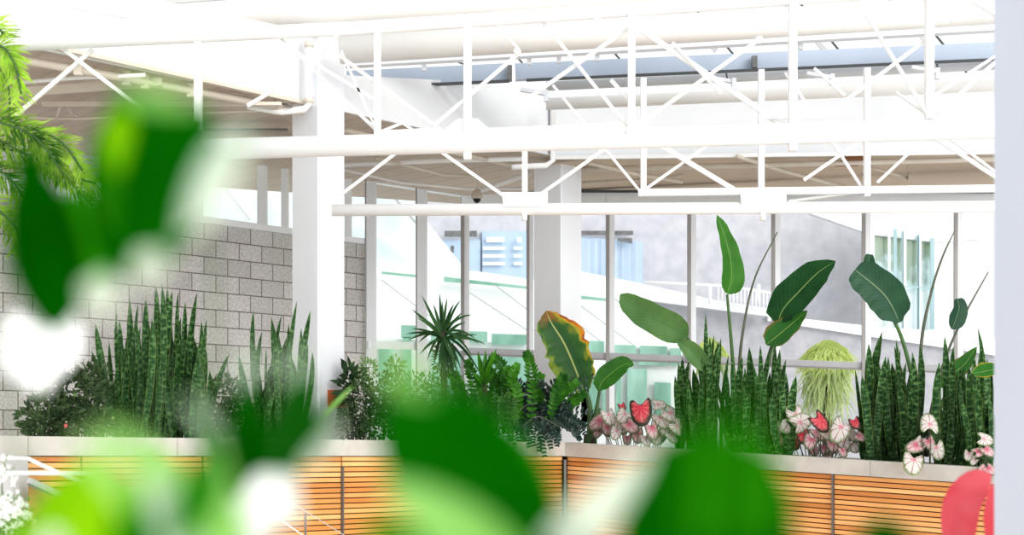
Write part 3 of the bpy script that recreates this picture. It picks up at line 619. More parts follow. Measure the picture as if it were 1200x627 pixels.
# ------------------------------------------------------------------ skylight glazing
sk = struct_root('window_4', P(760, 20, 17))
def skybar(x, y0, y1, w, m, sl=.83, d=17):
    xm, ym = x; pa = P(xm+(y0-ym)*sl, y0, d); pb = P(xm+(y1-ym)*sl, y1, d)
    flat(sk, 'glazing_bar', (xm+(y0-ym)*sl, y0), (xm+(y1-ym)*sl, y1), w, d, mat=m)
for k in range(-2, 3):
    skybar((833+125*k+(-10 if k == -1 else 0), 32-3.5*k), -40, 86, 1.8, M['darkline'])
    skybar((817+125*k+(-8 if k == -1 else 0), 33-3.5*k), -40, 60, 5.5, M['greyduct'])
flat(sk, 'glazing_bar', (500, -20), (583, 55), 1.5, 17, mat=M['outgrey']); flat(sk, 'glazing_bar', (492, -20), (574, 52), 1.5, 17, mat=M['outgrey'])
flat(sk, 'glazing_bar', (430, 42), (489, 60), 1.5, 17, mat=M['darkline']); flat(sk, 'glazing_bar', (500, 58), (545, 76), 1.5, 17, mat=M['darkline'])
flat(sk, 'glazing_bar', (0, 16), (340, -8), 5, 15, mat=M['greyduct']); flat(sk, 'glazing_bar', (22, 9), (110, 3.5), 4, 14.8, mat=M['louver'])
flat(sk, 'glazing_bar', (330, 22), (700, -6), 6, 15, mat=M['bluebeam'])
flat(sk, 'glazing_bar', (8, 0), (26, 20), 2.5, 14, mat=M['greyduct'])
MB().quad(P(-100, 150, 17.4), P(1300, 110, 17.4), P(1300, -120, 15), P(-100, -120, 15)).build('pane', M['glass'], sk)
# ------------------------------------------------------------------ planters
zL = lambda d: EYE-.126-(d-9.7)/4.1*.102
A0 = P(-60, 500, ilerp(-60, 25, 9.7, 662, 13.8)); Cc = P(662, 500, 13.8); R0 = P(1260, 500, ilerp(1260, 662, 13.8, 1160, 11.6))
for p_ in (A0, Cc, R0): p_.z = 0
eL = (Cc-A0).normalized(); nL = V((-eL.y, eL.x, 0)); eR = (R0-Cc).normalized(); nR = V((-eR.y, eR.x, 0))
WL, WR = .48, .9
# miter
Mi = Cc+nL*WL; 
import mathutils
ip = mathutils.geometry.intersect_line_line_2d if False else None
def inter(p, d1, q_, d2):
    det = d1.x*(-d2.y)+d2.x*d1.y; r = q_-p; s_ = (r.x*(-d2.y)+d2.x*r.y)/det; return p+d1*s_
Mi = inter(Cc+nL*WL, eL, Cc+nR*WR, eR)
topz = lambda p: (EYE-.126-(p.y-9.7)/4.1*.104)
topzR = lambda p: EYE-.232-(p.x-Cc.x)/2.82*.136
H = .112
def zz(p, z): return V((p.x, p.y, z))
def planter(name_label, a, b, a2, b2, tz, seams, root_loc):
    t = thing('planter', name_label, 'planter', root_loc)
    # coping: ring of front slab + back slab + soil between
    za, zb = tz(a), tz(b)
    e = (b-a).normalized(); n = V((-e.y, e.x, 0))
    ia, ib = a+n*.12, b+n*.12
    MB().hexa([zz(a, za-H), zz(b, zb-H), zz(b, zb), zz(a, za), zz(ia, za-H), zz(ib, zb-H), zz(ib, zb), zz(ia, za)]).build('coping', M['coping'], t)
    oa, ob = a2-n*.10, b2-n*.10
    MB().hexa([zz(oa, za-H), zz(ob, zb-H), zz(ob, zb-.02), zz(oa, za-.02), zz(a2, za-H), zz(b2, zb-H), zz(b2, zb-.02), zz(a2, za-.02)]).build('back_rim', M['coping'], t)
    MB().hexa([zz(ia, za-.3), zz(ib, zb-.3), zz(ib, zb-.04), zz(ia, za-.04), zz(oa, za-.3), zz(ob, zb-.3), zz(ob, zb-.04), zz(oa, za-.04)]).build('soil', M['soil'], t)
    # body core
    fa, fb = a+n*.05, b+n*.05
    MB().hexa([zz(fa, 0), zz(fb, 0), zz(fb, zb-H), zz(fa, za-H), zz(a2-n*.01, 0), zz(b2-n*.01, 0), zz(b2-n*.01, zb-H), zz(a2-n*.01, za-H)]).build('core', M['woodback'], t)
    L_ = (b-a).length
    pitch_ = .0362
    for s0, s1 in zip(seams[:-1], seams[1:]):
        mb = MB(); k = 0
        while True:
            z0 = -H-.006-k*pitch_; 
            if za+z0 < .1: break
            pa, pb = a+e*(s0+.008)+n*.022, a+e*(s1-.008)+n*.022
            ta, tb = lerp(za, zb, s0/L_), lerp(za, zb, s1/L_)
            hh = pitch_-.0075
            kk = k+int(s0*37)*100
            def uvf(i, kk=kk, s0=s0, s1=s1):
                i4 = i % 4; return ((s0, s1, s1, s0)[i4]*1.3, kk+(.1, .1, .9, .9)[i4])
            mb.hexa([zz(pa, ta+z0-hh), zz(pb, tb+z0-hh), zz(pb, tb+z0), zz(pa, ta+z0), zz(pa+n*.025, ta+z0-hh), zz(pb+n*.025, tb+z0-hh), zz(pb+n*.025, tb+z0), zz(pa+n*.025, ta+z0)], uvf)
            k += 1
        mb.build('slat_panel', M['wood'], t)
    for s in seams[1:-1]:
        q_ = a+e*s+n*.012; MB().box(zz(q_, .66*1.0), .010, .02, 1.15, math.atan2(e.y, e.x)).build('divider_strip', M['seam'], t)
    # joints in the coping
    return t, e, n, L_
def s_at(px, a, e):  # distance along front where pixel column px meets the line
    k = (px-CX)/F; # x = k*y ; a.x+s e.x = k (a.y+s e.y)
    return (k*a.y-a.x)/(e.x-k*e.y)
LLen = (Cc-A0).length; RLen = (R0-Cc).length
eLs = [s_at(x, A0, eL) for x in (33, 98, 240, 403, 613)]
tL, e_, n_, _ = planter('long cedar-slat planter with pale stone coping, left run up to the corner', A0, Cc, A0+nL*WL, Mi, topz, [eLs[0]]+eLs[1:]+[LLen], A0)
eRs = [s_at(x, Cc, eR) for x in (800, 975, 1168)]
tR, _, _, _ = planter('long cedar-slat planter with stone coping, right run under the back windows', Cc, R0, Mi, R0+nR*WR, topzR, [0]+eRs+[RLen], Cc)
MB().box(zz(Cc-nL*.002, .62)+V((0, -.012, 0)), .022, .02, 1.22, 0).build('corner_strip', M['seam'], tR)
for x, tt, aa, ee, fz in ((25+8, tL, A0, eL, topz), (98+110, tL, A0, eL, topz), (475, tL, A0, eL, topz), (1020, tR, Cc, eR, topzR), (820, tR, Cc, eR, topzR)):
    q_ = aa+ee*s_at(x, aa, ee); nn = V((-ee.y, ee.x, 0))
    MB().box(zz(q_+nn*.004, fz(q_)-H/2), .004, .012, H-.004, math.atan2(ee.y, ee.x)).build('coping_joint', pmat('joint_grout', (.40, .38, .35), None, .9), tt)
# thin dark shadow strip under coping built by geometry gap
# ------------------------------------------------------------------ pier, handrail and ramp stringer at left
t = thing('concrete_pier', 'pale grey concrete pier below the coping at the left edge', 'pier', V((P(0, 0, 9.0).x, 9.0, 0)))
mb = MB(); a_ = P(-60, 0, 8.6); b_ = P(33, 0, 9.62)
mb.hexa([zz(a_, 0), zz(b_, 0), zz(b_, P(33, 536, 9.62).z), zz(a_, P(-60, 536, 8.6).z), zz(a_+nL*.15, 0), zz(b_+nL*.10, 0), zz(b_+nL*.10, P(33, 536, 9.62).z), zz(a_+nL*.15, P(-60, 536, 8.6).z)]).build('shaft', M['pier'], t)
t = thing('handrail', 'white tubular handrail with two pipes at the lower left edge', 'handrail', P(-20, 627, 7.6))
MB().tube(ctrl_curve([P(-40, 537, 7.6), P(0, 537, 7.6), P(30, 537, 7.6), P(38, 540, 7.6), P(62, 551, 7.6), P(100, 566, 7.6)], 4), .0095).build('upper_rail', M['steel'], t, smooth=True)
MB().tube([P(-40, 554.5, 7.5), P(110, 554.5, 7.5)], .0105).build('lower_rail', M['steel'], t, smooth=True)
box_member(t, 'rail_post', (108, 553), (108, 760), 5, 7.55)
t = thing('ramp_stringer', 'thin dark steel stringer sloping across the smooth wood at the lower left', 'stringer', P(35, 560, 9.4))
box_member(t, 'channel', (33, 562), (130, 606), 6, 9.45, mat=M['greyduct'], dep=.03); box_member(t, 'shadow_edge', (33, 567.5), (130, 612), 2, 9.44, mat=M['seam'], dep=.03)
t = thing('side_board', 'smooth orange-brown wooden board below the stringer at the lower left', 'board', P(60, 627, 9.6))
MB().slab(P(34, 760, 9.5), P(140, 760, 9.9), P(140, 614, 9.9), P(34, 569, 9.5), (0, .03, 0)).build('board', pmat('smooth_cedar', (.56, .25, .11), (.66, .32, .16), .45, 2), t)
t = thing('cable_railing', 'slender cable railing post with thin white cables before the slats', 'railing', P(358, 760, 10.6))
MB().tube([P(358, 760, 10.6), P(358, 601, 10.6)], .007, 8).build('railing_post', M['seam'], t)
MB().tube([P(318, 602, 10.5), P(356, 628, 10.6), P(420, 672, 10.7)], .0045, 6).build('cable', M['steel'], t)
MB().tube([P(340, 588, 10.5), P(403, 627, 10.7), P(440, 650, 10.7)], .003, 6).build('cable', M['wire'], t)
# orange sign on left column
p = P(391, 470, 12.35); e2 = V((.617, .788, 0)); ang = math.atan2(.788, .617)
t = thing('orange_sign', 'small orange and white sign low on the left white column', 'sign', p)
c = c1[1]+V((0, 0, 0)); f0 = c+e2*.07; nrm = V((.788, -.617, 0))
def sg(u, y): p_ = c+e2*u+nrm*.012; d_ = p_.y; return V((p_.x, p_.y, EYE-(y-HY)/F*d_))
MB().slab(sg(.09, 477), sg(.282, 477), sg(.282, 457), sg(.09, 457), -nrm*.01).build('panel', M['orange'], t)
MB().slab(sg(.17, 487), sg(.282, 487), sg(.282, 477.2), sg(.17, 477.2), -nrm*.01).build('letter_panel', M['mullion'], t)
mb = MB()
for u in (.19, .212, .245): mb.slab(sg(u, 486), sg(u+.012, 486), sg(u+.012, 478 if u < .24 else 480.5), sg(u, 478 if u < .24 else 480.5), nrm*.004)
mb.build('lettering', M['inkgrey'], t)
# ------------------------------------------------------------------ exterior buildings
DX = 27.0
b = thing('concrete_building', 'grey board-marked concrete building with white curved balcony beyond the back windows', 'building', V((P(800, 0, DX).x, DX, 0)))
def wallpoly(pts, name, mat, root, th=.2):
    mb = MB(); fr = [P(*p) for p in pts]; n = len(fr)
    mb.v = fr+[p+V((0, th, 0)) for p in fr]; mb.f = [tuple(range(n)), tuple(range(n, 2*n))[::-1]]+[(k, (k+1) % n, (k+1) % n+n, k+n) for k in range(n)]
    mb.uv = [[(0, 0)]*len(f) for f in mb.f]; return mb.build(name, mat, root)
wallpoly([(430, 560, 28), (1022, 560, 28), (1022, 268, 28), (955, 246, 28), (955, 150, 28), (430, 150, 28)], 'wall', M['concrete'], b)
wallpoly([(740, 600, 26), (1400, 600, 26), (1400, 440, 26), (1200, 403, 26), (960, 385, 26), (905, 371, 26), (760, 352, 26), (740, 352, 26)], 'parapet_wall', M['concrete_dark'], b)
wallpoly([(900, 376, 25.9), (1400, 452, 25.9), (1400, 442, 25.9), (1200, 401, 25.9), (1000, 380, 25.9), (900, 369, 25.9)], 'coping_band', M['outwhite'], b)
# balcony
wallpoly([(680, 352, 25.6), (680, 322, 25.6), (755, 329, 25.6), (905, 342, 25.6), (905, 345, 25.6), (760, 334, 25.6), (760, 345, 25.6), (905, 366, 25.6), (905, 372, 25.6), (800, 356, 25.6), (745, 350, 25.6)][:0] or [(680, 318, 25.6), (680, 352, 25.6), (760, 352, 25.6), (905, 371, 25.6), (905, 362, 25.6), (840, 352, 25.6), (760, 334, 25.6)], 'balcony_slab', M['outwhite'], b)
member(b, 'balcony_rail', (755, 330.5), (850, 335), 3, 25.5, mat=M['outwhite']); member(b, 'balcony_rail', (850, 335), (908, 344), 3, 25.5, mat=M['outwhite'])
for k in range(15):
    x = 842+k*4.4; member(b, 'baluster', (x, 336+k*.5), (x, 356+k*.8), 1.5, 25.5, mat=M['outwhite'], n=6)
for x in (832, 889): member(b, 'rail_post', (x, 333), (x, 356), 4, 25.5, mat=M['outwhite'])
wallpoly([(565, 345, 27.9), (565, 271, 27.9), (624, 271, 27.9), (624, 345, 27.9)], 'blue_window', M['bluecurtain'], b)
wallpoly([(500, 345, 27.9), (500, 281, 27.9), (563, 281, 27.9), (563, 345, 27.9)], 'blue_window', M['bluecurtain'], b)
wallpoly([(672, 340, 27.9), (672, 276, 27.9), (753, 284, 27.9), (753, 335, 27.9)], 'blue_window', M['bluecurtain'], b)
for k in range(8): flat(b, 'window_bar', (690+k*8, 280), (690+k*8, 330), .7, 27.8, mat=M['glaze_bar'])
for k, y in enumerate((281, 291, 300, 309)):
    for xa, xb in ((566, 592), (602, 612)): flat(b, 'pane_bar', (xa+(4 if k == 0 else 0), y), (xb-(1 if k == 0 else 0), y), 3.5 if k else 6, 27.8, mat=M['outwhite'])  # white strips drawn for the bars in the pane's reflections
for xa, xb in ((521, 541), (548, 559)): flat(b, 'louver', (xa, 274), (xb, 274), 7, 27.8, mat=M['louver'])
flat(b, 'louver', (678, 273), (742, 273), 5, 27.8, mat=M['louver']); wallpoly([(724, 282, 27.7), (741, 285, 27.7), (741, 279, 27.7), (724, 279, 27.7)], 'louver', M['louver'], b, .05)
flat(b, 'louver', (528, 292), (532, 292), 8, 27.8, mat=M['louver'])
# pavilion with teal glazing
b = thing('glazed_pavilion', 'white-roofed corner pavilion with tall teal windows beyond the back glazing', 'building', V((P(1060, 0, 26.5).x, 26.5, 0)))
wallpoly([(950, 250, 26.6), (1022, 275, 26.6), (1096, 284, 26.6), (1150, 280, 26.6), (1150, 236, 26.6), (940, 236, 26.6)], 'roof_slab', M['outwhite'], b)
wallpoly([(1022, 382, 26.7), (1022, 262, 26.7), (1096, 280, 26.7), (1096, 390, 26.7)], 'window', M['leafyglass'], b, .05)
for x, w, m in ((1022, 5, 'outwhite'), (1042, 3, 'outwhite'), (1049, 4, 'teal'), (1060.5, 3, 'outwhite'), (1058, 3, 'teal'), (1076.5, 4, 'teal'), (1078.5, 2, 'outwhite'), (1092.5, 5, 'teal'), (1096, 3, 'outwhite')):
    flat(b, 'window_post', (x, 262+(x-1022)*.24), (x, 386), w, 26.5, mat=M[m])
flat(b, 'sill', (1016, 384), (1100, 391), 5, 26.4, mat=M['outwhite'])
flat(b, 'window_rail', (1022, 333), (1096, 338), 1.6, 26.4, mat=M['teal'])
# sloped white glazed roof
b = thing('sloped_glass_building', 'low white building with sloping glass roof and green windows outside', 'building', V((P(620, 0, 23).x, 23, 0)))
wallpoly([(380, 420, 23.4), (380, 326, 23.4), (447, 312, 23.4), (560, 318, 23.4), (640, 330, 23.4), (760, 352, 23.4), (800, 410, 23.4)], 'roof_slope', M['outwhite'], b, .1)
for pts in ([(447, 318), (487, 322), (487, 325), (447, 321)], [(520, 324), (560, 329), (622, 336), (622, 339), (560, 333), (520, 330)], [(678, 346), (712, 350), (712, 353), (678, 350)]):
    wallpoly([(x, y, 23.2) for x, y in pts], 'gutter_glass', M['greenglass'], b, .03)
for (xa, ya), (xb, yb) in (((447, 328), (500, 368)), ((546, 340), (622, 390)), ((580, 334), (622, 366)), ((680, 358), (790, 440)), ((500, 368), (560, 405)), ((678, 380), (706, 402)), ((720, 350), (775, 395)), ((622, 385), (660, 408))):
    flat(b, 'roof_seam', (xa, ya), (xb, yb), 1.2, 23.2, mat=M['outgrey'])
wallpoly([(410, 560, 23), (410, 396, 23), (800, 408, 23), (800, 560, 23)], 'wall', M['outwhite'], b, .2)
wins = [(444, 400, 462, 470), (472, 395, 482, 470), (470, 381, 500, 396), (549, 388, 571, 401), (576, 391, 619, 404), (549, 410, 571, 445), (576, 413, 619, 460), (680, 399, 708, 413), (720, 404, 745, 415), (750, 405, 782, 416), (720, 418, 745, 424), (748, 419, 782, 428), (680, 440, 700, 495), (706, 445, 712, 495), (722, 443, 728, 492), (735, 432, 758, 492), (767, 448, 786, 490), (678, 448, 690, 500), (505, 388, 545, 402), (505, 410, 545, 470), (785, 408, 798, 428)]
for xa, ya, xb, yb in wins:
    wallpoly([(xa, yb, 22.9), (xa, ya, 22.9), (xb, ya+(xb-xa)*.03, 22.9), (xb, yb, 22.9)], 'window', M['greenglass'], b, .05)
# white roofs beyond the clerestory and left glazing
b = thing('white_roof_building', 'bright white building with slanting glazing seams beyond the left windows', 'building', V((P(350, 0, 22).x, 22, 0)))
M['paleblue'] = pmat('pale_sky_glass', (.72, .84, .88), (.84, .92, .94), .3, 1.2)
wallpoly([(150, 420, 24), (150, 190, 24), (470, 190, 24), (490, 250, 24), (545, 318, 24), (545, 420, 24)], 'roof_slope', M['paleblue'], b, .1)
for (xa, ya), (xb, yb) in (((248, 203), (290, 258)), ((313, 225), (330, 250)), ((420, 262), (487, 300)), ((452, 222), (486, 262)), ((500, 262), (540, 312)), ((440, 215), (478, 200))):
    flat(b, 'roof_seam', (xa, ya), (xb, yb), 3.5, 23.8, mat=M['outwhite'])
for (xa, ya), (xb, yb) in (((251, 203), (293, 258)), ((455, 222), (489, 262)), ((425, 212), (478, 214)), ((200, 240), (225, 252))):
    flat(b, 'roof_seam', (xa, ya), (xb, yb), 1.2, 23.75, mat=M['outgrey'])
wallpoly([(-120, 330, 22), (-120, 185, 22), (110, 178, 22), (110, 330, 22)], 'wall', M['concrete'], b, .1)
# ------------------------------------------------------------------ plants
def leaf_w(n, peak=.45, tip=.0, base=.25):
    out = []
    for i in range(n+1):
        t = i/n
        w = math.sin(math.pi*t**(math.log(.5)/math.log(peak)))**.75 if 0 < t < 1 else 0
        if t < peak: w = max(w, base)
        out.append(max(w, tip))
    out[-1] = tip; return out
def soilz_px(px, off):
    """front distance + offset behind the front edge -> base point on the soil at that pixel column"""
    if px < 662:
        a, e, n, tz = A0, eL, nL, topz
    else:
        a, e, n, tz = Cc, eR, nR, topzR
    a2 = a+n*off; s = s_at(px, a2, e); p_ = a2+e*s; p_.z = tz(p_)-.045; return p_
def snake_leaf(root, base, tip, w, bend, facing, name='leaf', mat=None):
    mid = (base+tip)/2+bend
    pts = qb(base, mid, tip, 12)
    ws = [w*(.55+.45*math.sin(min(1, t/.45)*math.pi/2)) if t < .72 else w*max(0, math.cos((t-.72)/.28*math.pi/2))**.8 for t in [i/12 for i in range(13)]]
    MB().leaf(pts, ws, facing, .35, 4, meters=True).build(name, mat or M['snake'], root, smooth=True)
def snake_clump(label, xa, xb, off, tips, nfill, hfun, seed, wpx=9, group='snake plants in the planters', dep=.3):
    r = random.Random(seed); c = soilz_px((xa+xb)/2, off)
    t = thing('snake_plant', label, 'plant', c, group)
    def one(tx, ty, bxp=None, w=None):
        o = off+r.uniform(-dep/2, dep/2)
        bx = bxp if bxp is not None else min(xb-6, max(xa+6, tx+r.uniform(-16, 16)))
        base = soilz_px(bx, o); d = base.y+r.uniform(-.06, .02); tip = P(tx, ty, d)
        a = r.uniform(-.8, .8); face = V((math.sin(a), -math.cos(a), .15))
        ww = (w or wpx*r.uniform(.72, 1.15))*d/F
        snake_leaf(t, base, tip, ww, V((r.uniform(-.07, .07), r.uniform(-.04, .04), 0)), face)
    for tp in tips: one(*tp)
    for i in range(int(nfill*.95)):
        x = r.uniform(xa+3, xb-3); y = hfun(x)+abs(r.gauss(0, 1))*34+r.uniform(4, 30)
        one(x, min(y, 500))
    return t
def env(pts):
    def f(x):
        for (xa, ya), (xb, yb) in zip(pts[:-1], pts[1:]):
            if xa <= x <= xb: return ya+(yb-ya)*(x-xa)/(xb-xa)
        return pts[0][1] if x < pts[0][0] else pts[-1][1]
    return f
snake_clump('large dark banded snake plant before the block wall', 132, 246, .27,
    [(152, 349), (162, 355), (140, 374), (137, 364, 150), (171, 350), (183, 334), (190, 331), (196, 336), (202, 340, 190), (209, 341), (217, 353), (231, 342, 212), (236, 375, 238), (242, 374, 232), (228, 382), (107, 411, 138), (112, 379, 142), (134, 385, 146), (269, 414, 240), (246, 434), (158, 372), (165, 380), (186, 360), (178, 372), (212, 372), (222, 384), (199, 392), (148, 395), (248, 440), (128, 400, 140)],
    46, env([(132, 400), (150, 365), (190, 345), (225, 355), (246, 400)]), 11, 9)
snake_clump('smaller banded snake plant in front of the left white column', 302, 350, .22,
    [(297, 363, 310), (318, 371), (330, 369), (348, 352, 335), (364, 363, 345), (307, 388), (296, 396, 314), (322, 384), (338, 378), (343, 392), (353, 384), (361, 403, 348), (366, 412, 346), (336, 395), (312, 408), (328, 400), (280, 417, 306)],
    16, env([(302, 400), (325, 378), (350, 392)]), 12, 8)
snake_clump('banded snake plant standing behind the pale drooping paddle leaf', 790, 841, .40,
    [(827, 367), (832, 394), (837, 393, 834), (817, 403), (800, 418), (795, 425), (808, 421), (845, 396, 838), (791, 440), (854, 415, 845), (812, 432), (822, 415), (803, 432), (842, 400, 838)],
    26, env([(790, 440), (808, 425), (830, 400), (852, 420)]), 13, 9)
snake_clump('banded snake plant beneath the dark crossed paddle leaves', 852, 932, .38,
    [(858, 414), (870, 418), (878, 406, 880), (891, 404), (882, 425), (902, 412), (893, 424), (908, 398, 898), (914, 408), (921, 421, 912), (865, 438), (886, 436), (898, 432), (917, 440), (933, 440, 925), (929, 446), (921, 436), (851, 432), (873, 430)],
    30, env([(852, 430), (890, 412), (915, 420), (932, 450)]), 14, 9)
snake_clump('banded snake plant with one tall leaning front leaf, below the grey-green paddle leaf', 1006, 1076, .38,
    [(1034, 388), (1002, 432, 1018), (1016, 424), (1021, 412), (1026, 432), (1048, 405), (1055, 408), (1041, 418), (1050, 396), (1062, 424), (1068, 430), (1078, 404, 1066), (1010, 440), (1038, 417), (1045, 425), (1075, 445), (1018, 402, 1014), (1057, 430), (1030, 425), (1069, 412)],
    30, env([(1006, 440), (1035, 415), (1060, 415), (1076, 440)]), 15, 9.5)
snake_clump('banded snake plant at the right end of the planter beside the near post', 1094, 1164, .30,
    [(1107, 393), (1112, 420), (1146, 384), (1151, 398), (1127, 425), (1120, 432), (1136, 428), (1142, 414), (1098, 435), (1157, 420), (1101, 424), (1131, 440), (1117, 405), (1162, 432)],
    26, env([(1094, 445), (1115, 425), (1145, 410), (1164, 430)]), 16, 9.5)
# foliage volumes
def foliage(mb, c, rx, ry, rz, n, size, r, aspect=.5, droop=0, shell=.4):
    for i in range(n):
        while True:
            u = V((r.uniform(-1, 1), r.uniform(-1, 1), r.uniform(-1, 1)))
            if shell < u.length < 1: break
        if noise.noise(V((u.x*3+c.x*5, u.y*3, u.z*3+c.z*5))) < -.15: continue
        p_ = c+V((u.x*rx, u.y*ry, u.z*rz)); s = size*r.uniform(.6, 1.3)
        t = (u+V((r.uniform(-.8, .8), r.uniform(-.8, .8), r.uniform(-.6, .8)-droop))).normalized()
        sd = t.cross(V((r.uniform(-1, 1), r.uniform(-1, 1), r.uniform(-1, 1)))).normalized()
        nn = sd.cross(t); w = s*aspect/2
        mb.quad(p_, p_+t*s*.5+sd*w+nn*w*.3, p_+t*s, p_+t*s*.5-sd*w+nn*w*.3)
    return mb
def shrub(label, blobs, n, size, mat, seed, off, stem=True, name='shrub', group=None, aspect=.5):
    r = random.Random(seed); x0_ = blobs[0][0]; base = soilz_px(x0_, off)
    t = thing(name, label, 'plant', base, group); mb = MB()
    tot = sum(b_[2]*b_[3] for b_ in blobs)
    for (x, y, rx, ry) in blobs:
        d = soilz_px(x, off).y; c = P(x, y, d); foliage(mb, c, rx*d/F, min(.3, rx*d/F), ry*d/F, int(n*rx*ry/tot), size, r, aspect)
    mb.build('foliage', mat, t)
    if stem:
        mb = MB()
        for (x, y, rx, ry) in blobs:
            c = P(x, y, soilz_px(x, off).y)
            b0 = soilz_px(min(x, 655) if x0_ < 660 else x, off); mb.tube(qb(b0, (b0+c)/2+V((r.uniform(-.03, .03), 0, 0)), c, 5), [.008, .007, .006, .005, .004, .003], 6)
        mb.build('stems', M['bark'], t, smooth=True)
    return t
s1 = shrub('small-leaved variegated shrub left of the large snake plant', [(92, 462, 38, 28), (60, 490, 38, 26), (110, 440, 20, 16), (90, 492, 40, 24), (120, 495, 20, 18), (50, 500, 22, 14)], 3600, .045, M['shrub'], 21, .25)
for k, (x, y) in enumerate(((77, 499), (132, 490), (88, 463))):
    c = P(x, y, soilz_px(x, .0).y-.02); MB().ball(c, .011).build('blossom', M['redpetal'] if k == 0 else M['shrub_pale'], s1, smooth=True)
shrub('fine-leaved shrub between the two left snake plants', [(264, 470, 24, 30), (250, 490, 24, 22), (278, 490, 22, 22)], 2000, .04, M['shrub'], 22, .3)
shrub('feathery grey-green shrub just right of the left white column', [(425, 480, 26, 36), (450, 470, 22, 34), (410, 495, 16, 22), (470, 490, 24, 28), (440, 500, 34, 16)], 3800, .038, M['shrub'], 23, .25)
shrub('dark broad-leaved plant tucked against the left white column', [(409, 455, 9, 22), (414, 440, 9, 12)], 160, .09, M['shrub_dark'], 24, .40, aspect=.4)
shrub('light green fern mass in front of the dracaena', [(490, 470, 34, 34), (520, 460, 26, 26), (545, 480, 34, 30), (500, 498, 36, 20), (568, 500, 24, 16), (462, 455, 10, 26)], 4200, .042, M['fern'], 25, .30, aspect=.3)
shrub('pale cut-leaved plant at the back by the left glazing', [(463, 430, 10, 10), (432, 432, 9, 9), (520, 420, 12, 18)], 500, .05, M['shrub_pale'], 26, .38, aspect=.3)
# dracaena
def rosette(label, cx, cy, off, spec, trunk, seed, mat, name='dracaena', wpx=3.8):
    r = random.Random(seed); base = soilz_px(cx, off); d = base.y; t = thing(name, label, 'plant', base)
    c = P(cx, cy, d)
    MB().tube([base, (base+c)/2+V((.01, 0, 0)), c+V((0, 0, .03))], [.03, .026, .02], 10).build('trunk', M['bark'], t, smooth=True)
    for tx, ty, sag in spec:
        dz = r.uniform(-.18, .12); tip = P(tx, ty, d+dz); st = c+V((0, 0, r.uniform(-.05, .04))); m = (st+tip)/2+V((0, dz*.3, sag*d/F))
        ws = [w*wpx*d/F for w in leaf_w(8, .4, 0, .5)]
        MB().leaf(qb(st, m, tip, 8), ws, V((r.uniform(-.5, .5), -1, .6)), .3, 2).build('leaf', mat, t, smooth=True)
    return t
spec = [(494, 346, 3), (515, 343, 2), (524, 349, 1), (532, 356, 6), (508, 356, 0), (540, 352, 14), (482, 362, 2), (488, 371, 8), (489, 373, 6), (553, 369, 8), (546, 378, 8), (551, 392, 10), (562, 403, 8), (557, 397, 12), (560, 392, 2), (482, 385, 4), (478, 399, 6), (490, 402, 8), (492, 416, 10), (500, 424, 12), (554, 419, 14), (548, 432, 14), (541, 436, 12), (565, 442, 20), (530, 440, 8), (522, 438, 6), (514, 436, 8), (508, 430, 10), (536, 428, 10), (527, 446, 4), (570, 404, 10), (518, 352, -2), (502, 362, 3), (542, 366, 5), (475, 392, 8), (538, 442, 10), (519, 446, 4), (534, 448, 6)]
rosette('spiky green dracaena on a short trunk before the left glazing', 519, 393, .34, spec, True, 31, M['dracaena'])
# small upright spiky plant
rosette('young spiky dracaena with upright blades behind the bright fronds', 567, 446, .36, [(560, 411, 0), (569, 410, 0), (582, 408, 0), (574, 418, 0), (553, 436, 3), (584, 428, 0), (563, 420, 0)], True, 32, M['zz'], wpx=6)
# ZZ fronds
def frond(root, pts, lw, ll, mat, r, name='frond', nl=14, up=.6, droop=0.0):
    cv = ctrl_curve(pts, 6); mb = MB(); k = len(cv)
    tot = 0
    for i in range(2, k):
        if k > 16 and i % 1: continue
        p_ = cv[i]; t = (cv[i]-cv[i-1]).normalized(); tt = i/(k-1); s = ll*(.65+.5*math.sin(math.pi*tt))*r.uniform(.85, 1.15)
        side = t.cross(V((0, -1, 0)));  side = side.normalized() if side.length > .1 else V((1, 0, 0))
        for sg_ in (-1, 1):
            dv = (side*sg_*1.0+t*up+V((r.uniform(-.25, .25), r.uniform(-.5, .3), -droop))).normalized()
            n2 = V((r.uniform(-.4, .4), -1, r.uniform(.1, .7)))
            pp = [p_+dv*s*q_ for q_ in (0, .3, .65, 1)]
            mb.leaf(pp, [lw*.3, lw, lw*.85, 0], n2, .2, 2)
    mb.tube(cv, [max(.0015, .005*(1-i/k)) for i in range(k)], 6)
    return mb.build(name, mat, root)
def px_frond(root, pix, d, dd_, *a, **k):
    n = len(pix); return frond(root, [P(x, y, d+dd_*i/(n-1)) for i, (x, y) in enumerate(pix)], *a, **k)
r = random.Random(41)
z1 = thing('zz_plant', 'bright green plant with upright glossy fronds behind the trailing dark one', 'plant', soilz_px(590, .35))
d0 = soilz_px(590, .3).y
for pix in ([(598, 500), (597, 460), (589, 430), (577, 418)], [(622, 500), (624, 460), (622, 430), (617, 414)], [(566, 500), (560, 470), (553, 440), (548, 424)], [(590, 505), (592, 480), (588, 460), (583, 440)], [(612, 500), (606, 470), (598, 445), (594, 432)],
            [(575, 500), (578, 470), (580, 450), (574, 434)], [(640, 505), (648, 475), (660, 460), (676, 448)], [(640, 500), (650, 470), (656, 452), (660, 440)], [(556, 505), (545, 475), (536, 450), (532, 438)], [(584, 505), (574, 478), (566, 458), (562, 446)], [(635, 500), (632, 470), (628, 452), (634, 440)], [(600, 500), (607, 465), (600, 445), (606, 428)], [(650, 505), (664, 480), (672, 470), (684, 462)]):
    px_frond(z1, [(x+(0 if y < 490 else 0), y+4 if y > 495 else y) for x, y in pix], d0-.05+r.uniform(-.1, .15), 0, .032, .058, M['zz'], r)
z2 = thing('zz_plant', 'dark blue-green trailing plant spilling over the coping at the corner', 'plant', soilz_px(640, .16))
